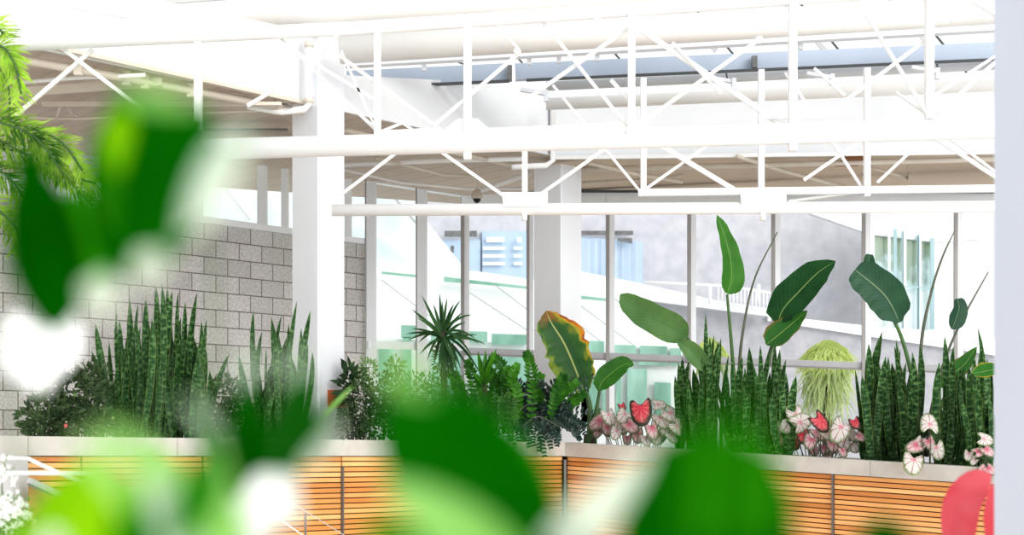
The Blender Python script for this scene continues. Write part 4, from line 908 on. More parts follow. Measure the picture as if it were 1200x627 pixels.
d0 = soilz_px(640, .12).y
for i in range(74):
    a = i/73
    sx = r.uniform(588, 656); sy = 508
    if i < 48:
        ex = lerp(576, 694, r.random()); ey = r.uniform(440, 492)
        pix = [(sx, sy), ((sx+ex)/2+r.uniform(-5, 5), (sy+ey)/2-16), (ex, ey)]
        ddp = r.uniform(-.25, .15)
    else:
        ex = lerp(596, 690, r.random()); ey = r.uniform(500, 536) if ex < 668 else r.uniform(498, 520)
        pix = [(sx, sy-4), ((sx+ex)/2, sy-34+r.uniform(-8, 12)), (ex*.8+sx*.2, (ey+480)/2), (ex, ey)]
        ddp = -.42
    px_frond(z2, pix, d0, ddp, .021, .044, M['zz_dark'], r, up=.5, droop=.25)
for pix in ([(600, 500), (612, 478), (630, 472)], [(612, 500), (630, 488), (655, 500)]):
    MB().tube(ctrl_curve([P(x, y, d0-.45) for x, y in pix], 5), .004, 6).build('bare_stem', M['stemdark'], z2, smooth=True)
z3 = thing('fern', 'soft green fern arching over the coping left of the dark trailing plant', 'plant', soilz_px(585, .14))
d0 = soilz_px(585, .12).y
for i in range(34):
    sx = r.uniform(560, 600); ex = sx+r.uniform(-60, 26); ey = r.uniform(492, 526) if r.random() < .6 else r.uniform(455, 490)
    if ex < 545: ey = min(ey, 512)
    px_frond(z3, [(sx, 508), ((sx+ex)/2+4, 470+r.uniform(-10, 12)), (ex*.75+sx*.25, (ey+470)/2), (ex, ey)], d0, -.36, .008, .032, M['fern'], r, up=.5)
# ------------------------------------------------------------------ bird of paradise / banana leaves
def shp(pts):
    def f(k):
        out = []
        for i in range(k+1):
            t = i/k
            for (a, wa), (b, wb) in zip(pts[:-1], pts[1:]):
                if a <= t <= b+1e-9:
                    u = (t-a)/(b-a); u = u*u*(3-2*u); out.append(wa+(wb-wa)*u); break
        return out
    return f
S_BLUNT = shp([(0, .12), (.10, .75), (.28, 1), (.6, .92), (.82, .68), (.94, .40), (1, .05)])
S_LONG = shp([(0, .18), (.10, .85), (.28, 1), (.6, .78), (.85, .50), (.95, .30), (1, .02)])
S_POINT = shp([(0, .1), (.14, .72), (.4, 1), (.7, .84), (.9, .42), (1, .02)])
S_SHIELD = shp([(0, .15), (.14, .85), (.38, 1), (.7, .88), (.92, .66), (1, .45)])
S_DOME = shp([(0, .4), (.5, 1), (.72, .98), (.88, .78), (.96, .5), (1, .1)])
def paddle(root, pix, wpx, d, mat, face=(0, -1, .2), fold=.25, ddp=0, peak=.45, base=.12, wave=.04, name='leaf', n=14, nu=6, shape=None, label=None, jag=0):
    m = len(pix); cv = ctrl_curve([P(x, y, d+ddp*i/(m-1)) for i, (x, y) in enumerate(pix)], max(3, n//(m-1)))
    k = len(cv)-1; ws = [w*wpx*d/F for w in (shape(k) if shape else leaf_w(k, peak, 0, base))]
    return MB().leaf(cv, ws, V(face), fold, nu, wave=wave, jag=jag).build(name, mat, root, smooth=True, label=label)
def stalk(root, pix, d, w0, w1, mat=None, ddp=0, name='stalk'):
    m = len(pix); cv = ctrl_curve([P(x, y, d+ddp*i/(m-1)) for i, (x, y) in enumerate(pix)], 6); k = len(cv)
    return MB().tube(cv, [lerp(w0, w1, i/(k-1))/2*d/F for i in range(k)], 8).build(name, mat or M['stemgreen'], root, smooth=True)
b1 = thing('banana_plant', 'young banana-like plant with one large scorched leaf and one small green leaf', 'plant', soilz_px(692, .45)); d = soilz_px(692, .45).y
stalk(b1, [(690, 522), (692, 495), (690, 470), (683, 450)], d, 9, 4)
paddle(b1, [(684, 458), (674, 432), (661, 402), (646, 378), (640, 364)], 60, d-.03, M['scorched'], (-.1, -1, .25), .12, peak=.40, base=.35, wave=.10, jag=.22, n=24, label='large leaf with yellow, orange and brown scorched edges')
stalk(b1, [(688, 520), (694, 500), (699, 480), (703, 455)], d-.02, 8, 3)
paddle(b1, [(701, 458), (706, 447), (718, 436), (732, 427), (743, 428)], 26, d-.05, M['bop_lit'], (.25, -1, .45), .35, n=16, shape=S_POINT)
stalk(b1, [(696, 520), (697, 500), (702, 478)], d+.02, 7, 5)
MB().tube([soilz_px(690, .45), soilz_px(690, .45)+V((0, 0, .12))], [.05, .04], 12).build('crown', M['bark'], b1, smooth=True)
p1 = thing('bird_of_paradise', 'tall bird of paradise plant with six paddle leaves, the left of two', 'plant', soilz_px(862, .5)); d = soilz_px(862, .5).y
stalk(p1, [(864, 525), (861, 460), (857, 400), (852, 345)], d, 6, 3)
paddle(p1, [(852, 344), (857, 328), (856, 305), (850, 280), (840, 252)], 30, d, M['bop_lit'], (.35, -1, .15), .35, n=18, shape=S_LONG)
stalk(p1, [(868, 525), (866, 440), (872, 380), (885, 325), (911, 272)], d+.05, 5, 1.2, M['stemdark'])
stalk(p1, [(872, 525), (888, 470), (900, 420), (915, 374)], d-.03, 6, 3)
paddle(p1, [(911, 380), (918, 362), (938, 340), (958, 320), (979, 306)], 46, d-.05, M['bop'], (-.35, -1, .45), .22, n=18, shape=S_POINT)
stalk(p1, [(876, 525), (890, 480), (898, 440), (905, 405)], d-.06, 6, 3)
paddle(p1, [(898, 404), (908, 396), (925, 382), (946, 364)], 32, d-.09, M['bop_edge'], (-.3, -1, .5), .25, n=18, shape=S_POINT)
stalk(p1, [(858, 525), (848, 480), (835, 440), (808, 400), (803, 392)], d, 6, 3)
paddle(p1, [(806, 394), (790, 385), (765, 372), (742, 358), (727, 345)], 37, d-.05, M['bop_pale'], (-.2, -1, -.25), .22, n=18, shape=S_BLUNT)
stalk(p1, [(856, 525), (843, 485), (833, 450), (826, 432)], d-.06, 6, 3)
paddle(p1, [(829, 437), (822, 424), (808, 408), (792, 398)], 22, d-.1, M['bop_pale'], (-.3, -1, -.1), .3, peak=.5, base=.3)
stalk(p1, [(866, 525), (852, 490), (868, 470), (884, 440)], d-.02, 5, 4)
p2 = thing('bird_of_paradise', 'tall bird of paradise plant with grey-green paddle leaves, the right of two', 'plant', soilz_px(1082, .5)); d = soilz_px(1082, .5).y
stalk(p2, [(1078, 535), (1072, 460), (1058, 400), (1042, 365), (1030, 345)], d, 6, 3)
paddle(p2, [(1054, 378), (1046, 360), (1036, 345), (1022, 332), (1008, 321), (1002, 316)], 47, d-.03, M['bop_grey'], (-.3, -1, .3), .18, wave=.06, n=20, shape=S_SHIELD)
paddle(p2, [(1022, 316), (1018, 308), (1019, 298)], 15, d, M['bop_grey'], (.1, -1, .3), .3, shape=S_SHIELD)
stalk(p2, [(1030, 345), (1024, 325), (1018, 312)], d, 3, 2)
stalk(p2, [(1080, 535), (1078, 470), (1080, 400), (1092, 340), (1105, 300), (1119, 270)], d+.05, 6, 1.2, M['stemdark'])
stalk(p2, [(1086, 535), (1092, 480), (1108, 420), (1130, 370), (1158, 319)], d-.03, 6, 1.2, M['stemdark'])
paddle(p2, [(1116, 386), (1120, 374), (1124, 362), (1122, 350)], 23, d-.05, M['bop_grey'], (.4, -1, .1), .3, shape=S_SHIELD)
stalk(p2, [(1084, 535), (1096, 490), (1110, 460), (1120, 440)], d, 6, 3)
paddle(p2, [(1104, 455), (1118, 438), (1132, 425), (1145, 406)], 24, d-.04, M['bop_edge'], (-.5, -1, .35), .3, peak=.4, base=.3)
stalk(p2, [(1076, 535), (1086, 500), (1100, 480), (1112, 468)], d, 6, 5)
# near yellowing leaf right edge
y1 = thing('leaning_leaf_plant', 'plant with a yellow-tipped green leaf poking out beside the near post', 'plant', soilz_px(1185, .25)); d = soilz_px(1185, .25).y-.2
stalk(y1, [(1190, 560), (1192, 500), (1185, 450), (1170, 432)], d, 6, 3)
paddle(y1, [(1176, 430), (1164, 433), (1150, 436), (1139, 438)], 20, d, M['burnt'], (0, -1, .6), .3, peak=.55, base=.5)
# ------------------------------------------------------------------ caladiums
def heart(mb, c, size, nrm, up, curl=.12):
    """heart-shaped blade; c = petiole joint; up = direction of tip (pointing)"""
    nrm = V(nrm).normalized(); up = V(up); up = (up-nrm*up.dot(nrm)).normalized(); sd = up.cross(nrm)
    N, Rn = 28, 5; out = []
    for i in range(N):
        a = 2*math.pi*i/N
        # parametric heart outline, tip at +y
        x = .5*math.sin(a)**1 * (1.0+.12*math.cos(2*a)); yy = .62*math.cos(a)+.10*math.cos(2*a)
        notch = max(0, -math.cos(a))**10*.34
        yy += notch
        out.append((x*.95, yy+.0))
    base = len(mb.v)
    mb.v.append(c+V((0, 0, 0))); mb.rim += [0]
    for k in range(1, Rn+1):
        s = k/Rn
        for (x, yy) in out:
            X = x*s*size; Y = (yy*s)*size; b_ = -curl*size*(s**2)*(1+.25*math.sin(x*25))
            mb.v.append(c+sd*X+up*Y+nrm*b_); mb.rim.append(s)
    def uv(k, i):
        if k == 0: return (.5, .38)
        x, yy = out[i % N]; return (.5+x*k/Rn, .38+yy*k/Rn)
    for i in range(N):
        j = (i+1) % N; mb.f.append((base, base+1+i, base+1+j)); mb.uv.append([uv(0, 0), uv(1, i), uv(1, j)])
        for k in range(1, Rn):
            o = base+1+(k-1)*N; mb.f.append((o+i, o+N+i, o+N+j, o+j)); mb.uv.append([uv(k, i), uv(k+1, i), uv(k+1, j), uv(k, j)])
    return mb
def caladium(label, off, leaves, seed, basex):
    r = random.Random(seed); b0 = soilz_px(basex, off); t = thing('caladium', label, 'plant', b0, 'caladiums along the right planter')
    for L_ in leaves:
        x, y, s, m, ax, ay = L_[:6]; dof = L_[6] if len(L_) > 6 else r.uniform(-.15, .1)
        d = soilz_px(x, off).y+dof; c = P(x-ax*s*.12, y+ay*s*.12, d)
        nrm = V((r.uniform(-.35, .35), -1, r.uniform(.15, .8)))
        o = heart(MB(), c, s*d/F*.95, nrm, V((ax, -.25, -ay))).build('leaf', M[m], t, smooth=True)
        bb = soilz_px(lerp(x, basex, .45), off+r.uniform(-.08, .08)); 
        MB().tube(qb(bb, V(((bb.x*.7+c.x*.3), (bb.y+c.y)/2, (bb.z+c.z)/2+.04)), c+V((0, .01, 0)), 6), .0035, 6).build('stalk', M['stemdark'], o, smooth=True)
    return t
W, Pk, Rd = 'cal_white', 'cal_pink', 'cal_red'
caladium('caladium cluster with one large upright red heart leaf, nearest the planter corner', .3,
    [(751, 474, 33, Rd, .08, 1, -.2), (701, 492, 25, Pk, -.7, .3), (714, 484, 22, W, .2, .6), (726, 491, 26, W, .5, .8), (731, 483, 22, W, -.5, .7), (739, 495, 22, Pk, .6, .7), (729, 474, 11, Rd, .3, .8), (776, 486, 26, W, .4, .8), (788, 482, 26, W, .7, .5), (782, 496, 24, W, -.4, .9), (765, 499, 22, Pk, .2, 1), (795, 497, 22, W, .6, .7), (722, 503, 18, W, -.4, .9), (747, 506, 18, Pk, .1, 1), (772, 508, 22, W, -.5, .7), (772, 474, 18, W, .4, -.2), (788, 508, 18, W, .4, .8), (700, 502, 16, Pk, -.4, .9), (735, 511, 14, Pk, 0, 1), (757, 511, 16, W, .2, 1), (744, 500, 18, W, -.3, .7), (712, 498, 18, Pk, 0, 1)], 51, 740)
caladium('caladium cluster of large white leaves around one low red heart leaf', .3,
    [(962, 491, 26, Rd, .5, .4, -.22), (926, 487, 32, W, -.5, .7), (940, 496, 28, W, .6, -.4), (934, 484, 26, W, .3, .6), (984, 498, 30, W, -.5, .7), (972, 504, 24, W, .6, .4), (998, 504, 24, W, .6, .6), (913, 500, 22, W, -.7, .5), (920, 510, 18, Pk, -.5, .9), (950, 512, 22, Pk, -.4, .9), (976, 516, 20, Pk, .1, 1), (990, 515, 20, W, .3, 1), (1002, 492, 16, Rd, .3, .9), (960, 503, 22, 'cal_pink', .5, .7), (1000, 519, 18, W, .4, .9), (966, 522, 16, Pk, 0, 1), (942, 506, 22, Rd, .1, 1), (954, 525, 14, Pk, 0, 1), (985, 508, 20, Rd, .5, .8), (1008, 510, 14, Pk, .7, .5), (988, 526, 14, Pk, .2, 1), (931, 514, 18, Rd, .1, 1)], 52, 960)
caladium('small caladium with pink-centred leaves hanging over the coping', .12,
    [(1090, 500, 27, W, .1, -.9, -.16), (1070, 535, 31, W, -.3, 1, -.2), (1072, 521, 22, Pk, -.8, .3, -.1), (1098, 522, 22, W, .2, 1, -.05), (1078, 516, 16, W, -.6, .6, -.05), (1089, 515, 18, Pk, .3, .8, -.05)], 53, 1090)
caladium('caladium sprig with narrow pale leaves beside the near post', .10,
    [(1156, 514, 20, W, 1, .1, -.1), (1148, 530, 18, Pk, .7, -.5, -.12), (1135, 530, 14, W, -.3, .9, -.1), (1153, 549, 21, Pk, -.7, .6, -.16), (1160, 547, 18, Pk, .6, .7, -.15), (1158, 525, 18, Pk, .7, .6, -.1), (1142, 538, 12, W, -.5, .5, -.08)], 54, 1150)
# little sprigs of soil cover near the leaves
shrub('low trailing sprigs at the foot of the snake plant beside the pale paddle leaf', [(905, 532, 6, 10), (862, 520, 16, 10)], 120, .04, M['shrub_pale'], 61, .1, stem=True, aspect=.4)
# ------------------------------------------------------------------ weeping tree outside
def weeper(label, cx, cy, wx, top, bot, d, n, seed):
    r = random.Random(seed); t = thing('weeping_tree', label, 'tree', V((P(cx, 0, d).x, d, 0)), None)
    MB().tube([V((P(cx, 0, d).x, d, 0)), P(cx, (top+cy)/2, d)], [.09, .05], 8).build('trunk', M['bark'], t)
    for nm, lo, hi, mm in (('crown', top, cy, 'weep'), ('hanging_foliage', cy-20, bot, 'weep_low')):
        mb = MB()
        for i in range(n if nm == 'crown' else n//2):
            a = r.uniform(0, 2*math.pi); q_ = math.sqrt(r.random()); x = cx+wx*q_*math.cos(a)*.95; dy = q_*math.sin(a)*wx*d/F
            if nm == 'crown': y0 = top+(cy-top)*(1-math.sqrt(max(0, 1-q_*q_)))*.9; ln = r.uniform(7, 22)
            else: y0 = r.uniform(lo, bot-20); ln = r.uniform(16, 34); x += (cx+4-x)*.05; ln = r.uniform(12, 40)
            p0 = P(x, y0, d); p0.y += dy; outw = V((math.cos(a)+r.uniform(-.8, .8), math.sin(a), 0))*.10*q_
            L_ = ln*d/F; pts = [p0, p0+outw*.6+V((0, 0, -L_*.25)), p0+outw+V((r.uniform(-.03, .03), 0, -L_*.6)), p0+outw*1.1+V((r.uniform(-.05, .05), 0, -L_))]
            mb.leaf(pts, [.006, .018, .014, 0], V((math.cos(a), math.sin(a)-1, .3)), .3, 2)
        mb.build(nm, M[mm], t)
    return t
weeper('yellow-green weeping tree outside, seen between the two snake plants', 970, 436, 23, 398, 490, 21.0, 1100, 71)
weeper('small yellow-green weeping tree outside behind the tall thin snake leaves', 832, 425, 14, 395, 450, 21.6, 150, 72)
# ------------------------------------------------------------------ palm at left
pm = thing('palm', 'bright feathery palm at the left edge in front of the upper windows', 'palm tree', V((P(-150, 0, 10.0).x, 10.0, 0)))
MB().tube([V((P(-150, 0, 10).x, 10.0, 0)), P(-140, 300, 10), P(-130, 190, 10)], [.09, .07, .05], 12).build('trunk', M['bark'], pm, smooth=True)
r = random.Random(81)
fr = [[(-130, 190), (-60, 120), (20, 145), (70, 165), (97, 200)], [(-130, 195), (-50, 140), (20, 150), (50, 170), (75, 205)], [(-130, 190), (-70, 100), (-10, 55), (15, 70), (25, 110)], [(-130, 200), (-60, 180), (0, 200), (30, 235), (40, 262)], [(-130, 200), (-60, 170), (10, 175), (60, 195), (108, 240)],
      [(-130, 200), (-70, 210), (-20, 235), (15, 262), (25, 290)], [(-130, 190), (-80, 110), (-20, 75), (8, 95), (12, 150)], [(-130, 195), (-50, 150), (30, 180), (80, 205), (112, 215)], [(-130, 190), (-80, 90), (-30, 30), (5, 40), (14, 80)]]
for k, pix in enumerate(fr):
    dd2 = 9.3+r.uniform(-.5, .5)
    cv = ctrl_curve([P(x, y, dd2) for x, y in pix], 12); mb = MB(); n = len(cv)
    for i in range(6, n):
        t = (cv[i]-cv[i-1]).normalized(); s = .17*(1-.45*(i/n))*r.uniform(.6, 1.2)
        side = t.cross(V((0, -1, 0))).normalized()
        for sg_ in (-1, 1):
            for rep in (0, .5):
                dv = (side*sg_*.8+t*.8+V((r.uniform(-.45, .45), r.uniform(-.6, .4), r.uniform(-.5, .25)))).normalized(); p_ = cv[i]-(cv[i]-cv[i-1])*rep
                pts = [p_, p_+dv*s*.4, p_+dv*s*.75+V((0, 0, -s*.04)), p_+dv*s+V((0, 0, -s*.12))]
                mb.leaf(pts, [.005, .010, .008, 0], V((r.uniform(-.6, .6), -1, r.uniform(-.2, .8))), .2, 2)
    f = mb.build('frond', M['palm'], pm); MB().tube(cv, .007, 6).build('midrib', M['stemgreen'], f, smooth=True)
# small white blossoms by the pier
wb = thing('blossom_bush', 'bush of tiny white blossoms in front of the pier at the lower left edge', 'plant', V((P(5, 0, 6.4).x, 6.4, 0)))
mb = MB(); r = random.Random(91); foliage(mb, P(8, 606, 6.4), .11, .09, .08, 500, .022, r, .5); foliage(mb, P(0, 640, 6.4), .14, .09, .12, 600, .024, r, .5); foliage(mb, P(2, 545, 6.4), .045, .04, .03, 50, .02, r, .5)
mb.build('foliage', M['shrub_pale'], wb)
mb = MB()
for i in range(150):
    c = P(r.gauss(10, 14), r.gauss(598, 13), 6.3+r.uniform(-.08, .05)) if i < 125 else P(r.uniform(-5, 18), r.uniform(534, 565), 6.3)
    for k in range(4):
        a = k*math.pi/2+r.random(); dv = V((math.cos(a), -.3, math.sin(a)))*.007; mb.quad(c, c+dv+V((dv.z, 0, -dv.x))*.5, c+dv*1.5, c+dv-V((dv.z, 0, -dv.x))*.5)
mb.build('blossoms', M['petal'], wb)
MB().tube([V((P(5, 0, 6.4).x, 6.4, 0)), P(4, 640, 6.4), P(2, 560, 6.4)], [.012, .006, .002], 6).build('stem', M['stemgreen'], wb)
# ------------------------------------------------------------------ foreground, out of focus
def floor_stalk(root, x, y, d, w=5, fx=None):
    a = P(x, y, d); f_ = V((a.x if fx is None else P(fx, 0, d).x, d+.02, 0))
    return MB().tube(qb(a, V((f_.x, f_.y, a.z*.6)), f_, 8), [w/2*d/F*(1+i*.15) for i in range(9)], 8).build('stalk', M['stemgreen'], root, smooth=True)
def fg(label, cat, base_px, d, name='foreground_plant', group=None):
    p_ = P(base_px, 900, d); p_.z = 0; return thing(name, label, cat, p_, group)
def fleaf(root, pix, wpx, d, m, face=(0, -1, .2), fold=.15, ddp=0, peak=.45, base=.15, stem=None, shape=None):
    o = paddle(root, pix, wpx, d, M[m], face, fold, ddp, peak, base, .03, n=14, nu=6, shape=shape)
    if stem:
        stalk(o, [pix[0]]+stem, d, 4, 5, M['stemgreen'])
    return o
g1 = fg('blurred near plant with two big dark green leaves at the left', 'plant', 120, .85)
fleaf(g1, [(192, 120), (184, 170), (172, 235), (152, 295), (138, 325)], 150, .85, 'fg_dark', (.15, -1, .1), peak=.36, base=.8)
fleaf(g1, [(138, 135), (132, 175), (128, 225), (134, 280)], 44, .83, 'fg_mid', (-.2, -1, .2), peak=.4, base=.6)
fleaf(g1, [(32, 180), (42, 225), (54, 285), (64, 345), (62, 392)], 92, .86, 'fg_dark', (-.1, -1, .1), peak=.55, base=.45)
fleaf(g1, [(80, 225), (100, 270), (112, 310), (118, 352)], 62, .95, 'fg_mid', (.1, -1, .3), peak=.5, base=.4)
stalk(g1, [(192, 120), (250, 300), (230, 600), (120, 900)], .87, 4, 7); floor_stalk(g1, 120, 895, .87, 8)
fleaf(g1, [(150, 130), (142, 150), (138, 175), (140, 205)], 36, .75, 'fg_lime', (-.1, -1, .3), peak=.4, base=.5)  # lime blade stands in for the highlight on the dark leaf's upper part
stalk(g1, [(32, 180), (4, 400), (60, 700), (120, 900)], .88, 4, 7)
fleaf(g1, [(240, 150), (228, 185), (214, 215), (196, 245)], 40, .80, 'fg_dark', (.3, -1, .1), peak=.4, base=.4)
fleaf(g1, [(300, 150), (268, 170), (240, 205), (210, 262)], 30, .62, 'fg_grey', (.2, -1, .2))
fleaf(g1, [(140, 100), (170, 112), (200, 120), (238, 124)], 30, .58, 'fg_pale', (.2, -1, .5))
g2 = fg('blurred lime green and silvery foliage across the lower left corner', 'plant', 180, .66)
for pix, w, dx, m, f in (([(50, 720), (75, 640), (100, 590), (132, 540)], 110, .80, 'fg_lime', (-.2, -1, .4)), ([(110, 720), (130, 650), (140, 590), (140, 548)], 80, .76, 'fg_lime', (.2, -1, .4)),
                         ([(270, 790), (240, 690), (205, 600), (165, 512)], 95, .86, 'fg_pale', (.2, -1, .4)), ([(150, 720), (160, 670), (165, 630), (170, 590)], 70, .72, 'fg_mid', (0, -1, .3)),
                         ([(230, 700), (215, 650), (195, 600), (172, 556)], 44, .62, 'fg_grey', (0, -1, .6)), ([(0, 700), (15, 660), (28, 630), (40, 608)], 50, .85, 'fg_lime', (0, -1, .4)),
                         ([(60, 740), (90, 680), (105, 640), (112, 600)], 60, .74, 'fg_mid', (0, -1, .4)), ([(215, 700), (240, 660), (250, 640), (262, 600)], 40, .76, 'fg_mid', (0, -1, .4)),
                         ([(190, 560), (165, 530), (140, 510), (112, 500)], 26, .58, 'fg_pale', (0, -1, .5))):
    fleaf(g2, pix, w, dx, m, f, peak=.5)
for pix, w, dx, m in (([(90, 700), (100, 640), (104, 590), (96, 548)], 60, .62, 'fg_lime'), ([(120, 690), (128, 650), (124, 620), (112, 592)], 44, .70, 'fg_mid'),
                      ([(290, 700), (262, 640), (250, 580), (258, 520)], 60, .66, 'fg_pale'), ([(150, 600), (135, 560), (110, 530), (84, 520)], 30, .52, 'fg_pale'), ([(200, 640), (225, 600), (240, 560), (244, 520)], 50, .60, 'fg_mid')):
    fleaf(g2, pix, w, dx, m, (0, -1, .4), peak=.5)
floor_stalk(g2, 180, 700, .74)
g3 = fg('blurred dark green pointed leaves rising in the lower left centre', 'plant', 290, .9)
for pix, w, dx, m, f in (([(292, 640), (280, 590), (262, 540), (244, 500), (222, 466)], 42, .92, 'fg_dark', (-.2, -1, .1)), ([(290, 640), (292, 580), (292, 510), (288, 448)], 52, .94, 'fg_dark', (0, -1, .1)),
                         ([(296, 620), (318, 560), (345, 495), (360, 430)], 54, .9, 'fg_dark', (.2, -1, .2)), ([(320, 590), (345, 540), (372, 500), (392, 474)], 26, .95, 'fg_dark', (.2, -1, .2)),
                         ([(310, 600), (325, 560), (332, 520), (335, 480)], 34, .97, 'fg_mid', (.2, -1, .2)), ([(262, 520), (245, 500), (228, 480), (212, 466)], 14, .66, 'fg_grey', (0, -1, .4)),
                         ([(276, 452), (286, 438), (296, 424), (306, 412)], 22, .66, 'fg_grey', (0, -1, .4)), ([(328, 448), (340, 436), (352, 424), (362, 412)], 22, .66, 'fg_grey', (0, -1, .4)),
                         ([(345, 560), (362, 540), (380, 518), (396, 496)], 16, .72, 'fg_grey', (0, -1, .4)), ([(372, 492), (384, 482), (398, 468), (416, 450)], 5, 3.4, 'fg_pale', (0, -1, .4))):
    fleaf(g3, pix, w, dx, m, f, peak=.5)
floor_stalk(g3, 292, 636, .92)
g4 = fg('large blurred green leaf with a pale lit underside at the bottom centre', 'plant', 560, .8)
fleaf(g4, [(690, 690), (630, 620), (560, 560), (500, 510), (450, 466)], 150, .66, 'fg_dark', (-.1, -1, .3), peak=.62, base=.5)
fleaf(g4, [(660, 770), (600, 690), (530, 620), (446, 560)], 84, .60, 'fg_pale', (-.2, -1, .5), peak=.5)
fleaf(g4, [(640, 700), (625, 610), (600, 540), (565, 480)], 70, .72, 'fg_mid', (.2, -1, .4), peak=.5)
fleaf(g4, [(505, 462), (485, 448), (466, 436), (440, 424)], 36, .48, 'fg_pale', (0, -1, .5), peak=.5)  # pale blade stands in for the soft bright halo over the dark leaf
fleaf(g4, [(560, 740), (510, 680), (465, 640), (425, 610)], 60, .64, 'fg_mid', (0, -1, .5), peak=.5)
floor_stalk(g4, 660, 690, .66)
g5 = fg('big blurred dark green leaf at the bottom right of centre', 'plant', 840, .8)
fleaf(g5, [(830, 860), (828, 760), (826, 670), (828, 580), (832, 504)], 204, .72, 'fg_dark', (.05, -1, .2), shape=S_DOME)
for k, (xa, xb, yt) in enumerate(((806, 800, 470), (828, 822, 440), (846, 850, 455), (866, 872, 430), (884, 892, 460), (900, 908, 500), (815, 838, 490), (858, 862, 480))):
    fleaf(g5, [(xa, 640), ((xa+xb)/2, 570), (xb, yt)], 15, .50+k*.01, 'fg_mid', (0, -1, .2), peak=.4)  # thin blades added to blur into a translucent bright halo above the dome
fleaf(g5, [(765, 740), (785, 660), (800, 590), (806, 530)], 60, .76, 'fg_mid', (0, -1, .3), peak=.5)
floor_stalk(g5, 830, 850, .66)
g6 = fg('blurred green leaf tip rising from the bottom edge at the right', 'plant', 1035, .8)
fleaf(g6, [(1035, 780), (1036, 720), (1036, 660), (1034, 604)], 110, .85, 'fg_dark', (0, -1, .3), peak=.5)
floor_stalk(g6, 1035, 775, .86)
def flower(label, x, y, spec, d, m='petal', seed=0):
    r = random.Random(seed); p_ = P(x, y+200, d); p_.z = 0; t = thing('white_flower', label, 'flower', p_)
    for k, (ex, ey, w) in enumerate(spec):
        paddle(t, [(x, y), ((x+ex)/2, (y+ey)/2), (ex, ey)], w, d+k*.002, M[m], (r.uniform(-.3, .3), -1, r.uniform(0, .4)), .15, ddp=-.002, peak=.6, base=.4, name='petal', n=8)
    MB().ball(P(x, y, d), 4*d/F).build('flower_centre', M['shrub_pale'], t, smooth=True)
    floor_stalk(t, x, y, d+.004, 2.5)
    return t
def ring(x, y, s, n, a0=0, w=.95): return [(x+math.cos(a0+2*math.pi*k/n)*s, y+math.sin(a0+2*math.pi*k/n)*s, s*w) for k in range(n)]
flower('large blurred white heart-shaped flower at the left edge under the dark leaf', 46, 458, [(14, 364, 60), (84, 364, 60), (48, 392, 40), (0, 400, 40)], 1.25, seed=1)
flower('soft blurred pale flower in front of the block wall', 176, 312, ring(176, 312, 24, 5, .3), .66, 'petal_soft', seed=2)
flower('soft blurred ivory flower between the left leaves', 120, 345, ring(120, 345, 27, 5, 1), .68, 'petal_soft', seed=3)
flower('blurred white flower, uppermost of the pair at the bottom left of centre', 316, 584, ring(320, 586, 38, 5, .5, 1.1), .86, seed=4)
flower('blurred white flower, lowest of the pair at the bottom left of centre', 286, 618, ring(286, 612, 36, 5, .2, 1.1), .84, seed=5)
flower('small blurred ivory flower in front of the left white column foot', 390, 504, ring(390, 504, 10, 5, 0, 1.2), .78, 'petal_soft', seed=6)
flower('blurred white flower cut by the bottom left corner', 66, 640, ring(66, 640, 22, 5, .6), .7, seed=7)
p_ = P(650, 900, .6); p_.z = 0
g7 = thing('white_spathe', 'blurred creamy white spathe slanting down to the bottom centre', 'flower', p_)
paddle(g7, [(610, 720), (655, 650), (708, 590), (768, 528)], 62, .66, M['petal_soft'], (.2, -1, .4), .2, peak=.45, name='spathe')
floor_stalk(g7, 610, 715, .66)
p_ = P(310, 140, .6); p_.z = 0
g8 = thing('pale_leaf', 'silvery white blurred leaf hanging beside the dark leaf at the left', 'leaf', p_)
paddle(g8, [(290, 175), (262, 215), (240, 250), (206, 282)], 30, .58, M['petal_soft'], (.1, -1, .3), .2, name='blade')
stalk(g8, [(290, 175), (340, 300), (330, 600), (310, 900)], .585, 2, 3); floor_stalk(g8, 310, 895, .585, 4)
# coral red spathe at lower right
ra = thing('red_spathe', 'coral red rounded spathe in front of the slats at the lower right', 'flower', zz(P(1150, 800, 5.2), 0))
floor_stalk(ra, 1150, 790, 5.22)
paddle(ra, [(1128, 700), (1124, 640), (1128, 592), (1146, 566), (1162, 556)], 44, 5.2, M['redpetal'], (-.4, -1, .2), .3, peak=.5, base=.6, name='spathe')
paddle(ra, [(1160, 700), (1162, 640), (1160, 600), (1163, 566)], 30, 5.15, M['redpetal'], (.5, -1, .2), .35, peak=.5, base=.6, name='spathe')
stalk(ra, [(1140, 700), (1150, 800)], 5.2, 5, 6)
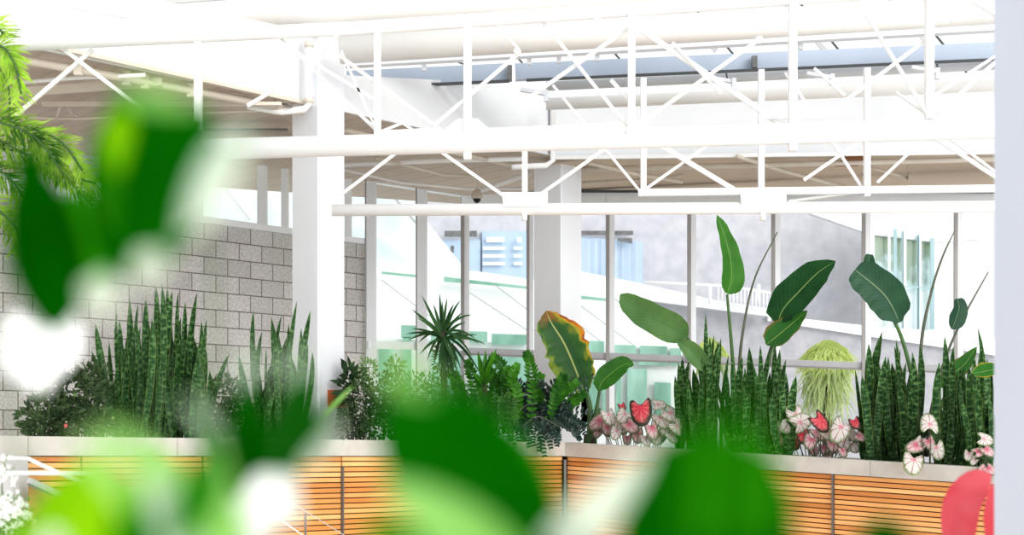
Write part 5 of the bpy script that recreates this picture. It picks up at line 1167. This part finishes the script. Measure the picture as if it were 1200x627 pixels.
# ------------------------------------------------------------------ world, lights, camera
w = bpy.data.worlds.new('world'); scene.world = w; w.use_nodes = True; nt = w.node_tree; nt.nodes.clear()
bg = nt.nodes.new('ShaderNodeBackground'); out = nt.nodes.new('ShaderNodeOutputWorld')
tc = nt.nodes.new('ShaderNodeTexCoord'); sep = nt.nodes.new('ShaderNodeSeparateXYZ'); nt.links.new(tc.outputs['Generated'], sep.inputs[0])
rp = ramp(nt, [(.0, (.9, .9, .89)), (.5, (1, 1, 1)), (1, (1, 1, 1))])
nt.links.new(math_n(nt, 'MULTIPLY_ADD', sep.outputs[2], .5, .5), rp.inputs[0]); nt.links.new(rp.outputs[0], bg.inputs[0])
bg.inputs[1].default_value = 1.0
nt.links.new(bg.outputs[0], out.inputs[0])
sd = bpy.data.lights.new('sun', 'SUN'); sd.energy = 1.1; sd.angle = math.radians(25); sd.color = (1, .97, .92)
so = bpy.data.objects.new('sun', sd); COL.objects.link(so); so.rotation_euler = (V((-.62, .72, -.40))).to_track_quat('-Z', 'Y').to_euler()
s2 = bpy.data.lights.new('low_fill_sun', 'SUN'); s2.energy = .9; s2.angle = math.radians(35); s2.color = (.96, .98, 1)  # second sun added to brighten the window frames under the soffit
s2o = bpy.data.objects.new('low_fill_sun', s2); COL.objects.link(s2o); s2o.rotation_euler = (V((-.35, .93, -.12))).to_track_quat('-Z', 'Y').to_euler()
cam = bpy.data.cameras.new('camera'); co = bpy.data.objects.new('camera', cam); COL.objects.link(co)
co.location = (0, 0, EYE); co.rotation_euler = (math.radians(90), 0, 0)
cam.sensor_width = 36; cam.lens = 36*F/1200; cam.shift_y = (HY-313.5)/1200
cam.dof.use_dof = True; cam.dof.focus_distance = 13.2; cam.dof.aperture_fstop = 3.4
cam.clip_start = .05; cam.clip_end = 200
scene.camera = co
scene.cycles.diffuse_bounces = 8; scene.cycles.max_bounces = 12; scene.cycles.transparent_max_bounces = 16
scene.view_settings.view_transform = 'Standard'; scene.view_settings.look = 'None'; scene.view_settings.exposure = 0.12; scene.view_settings.gamma = 0.83
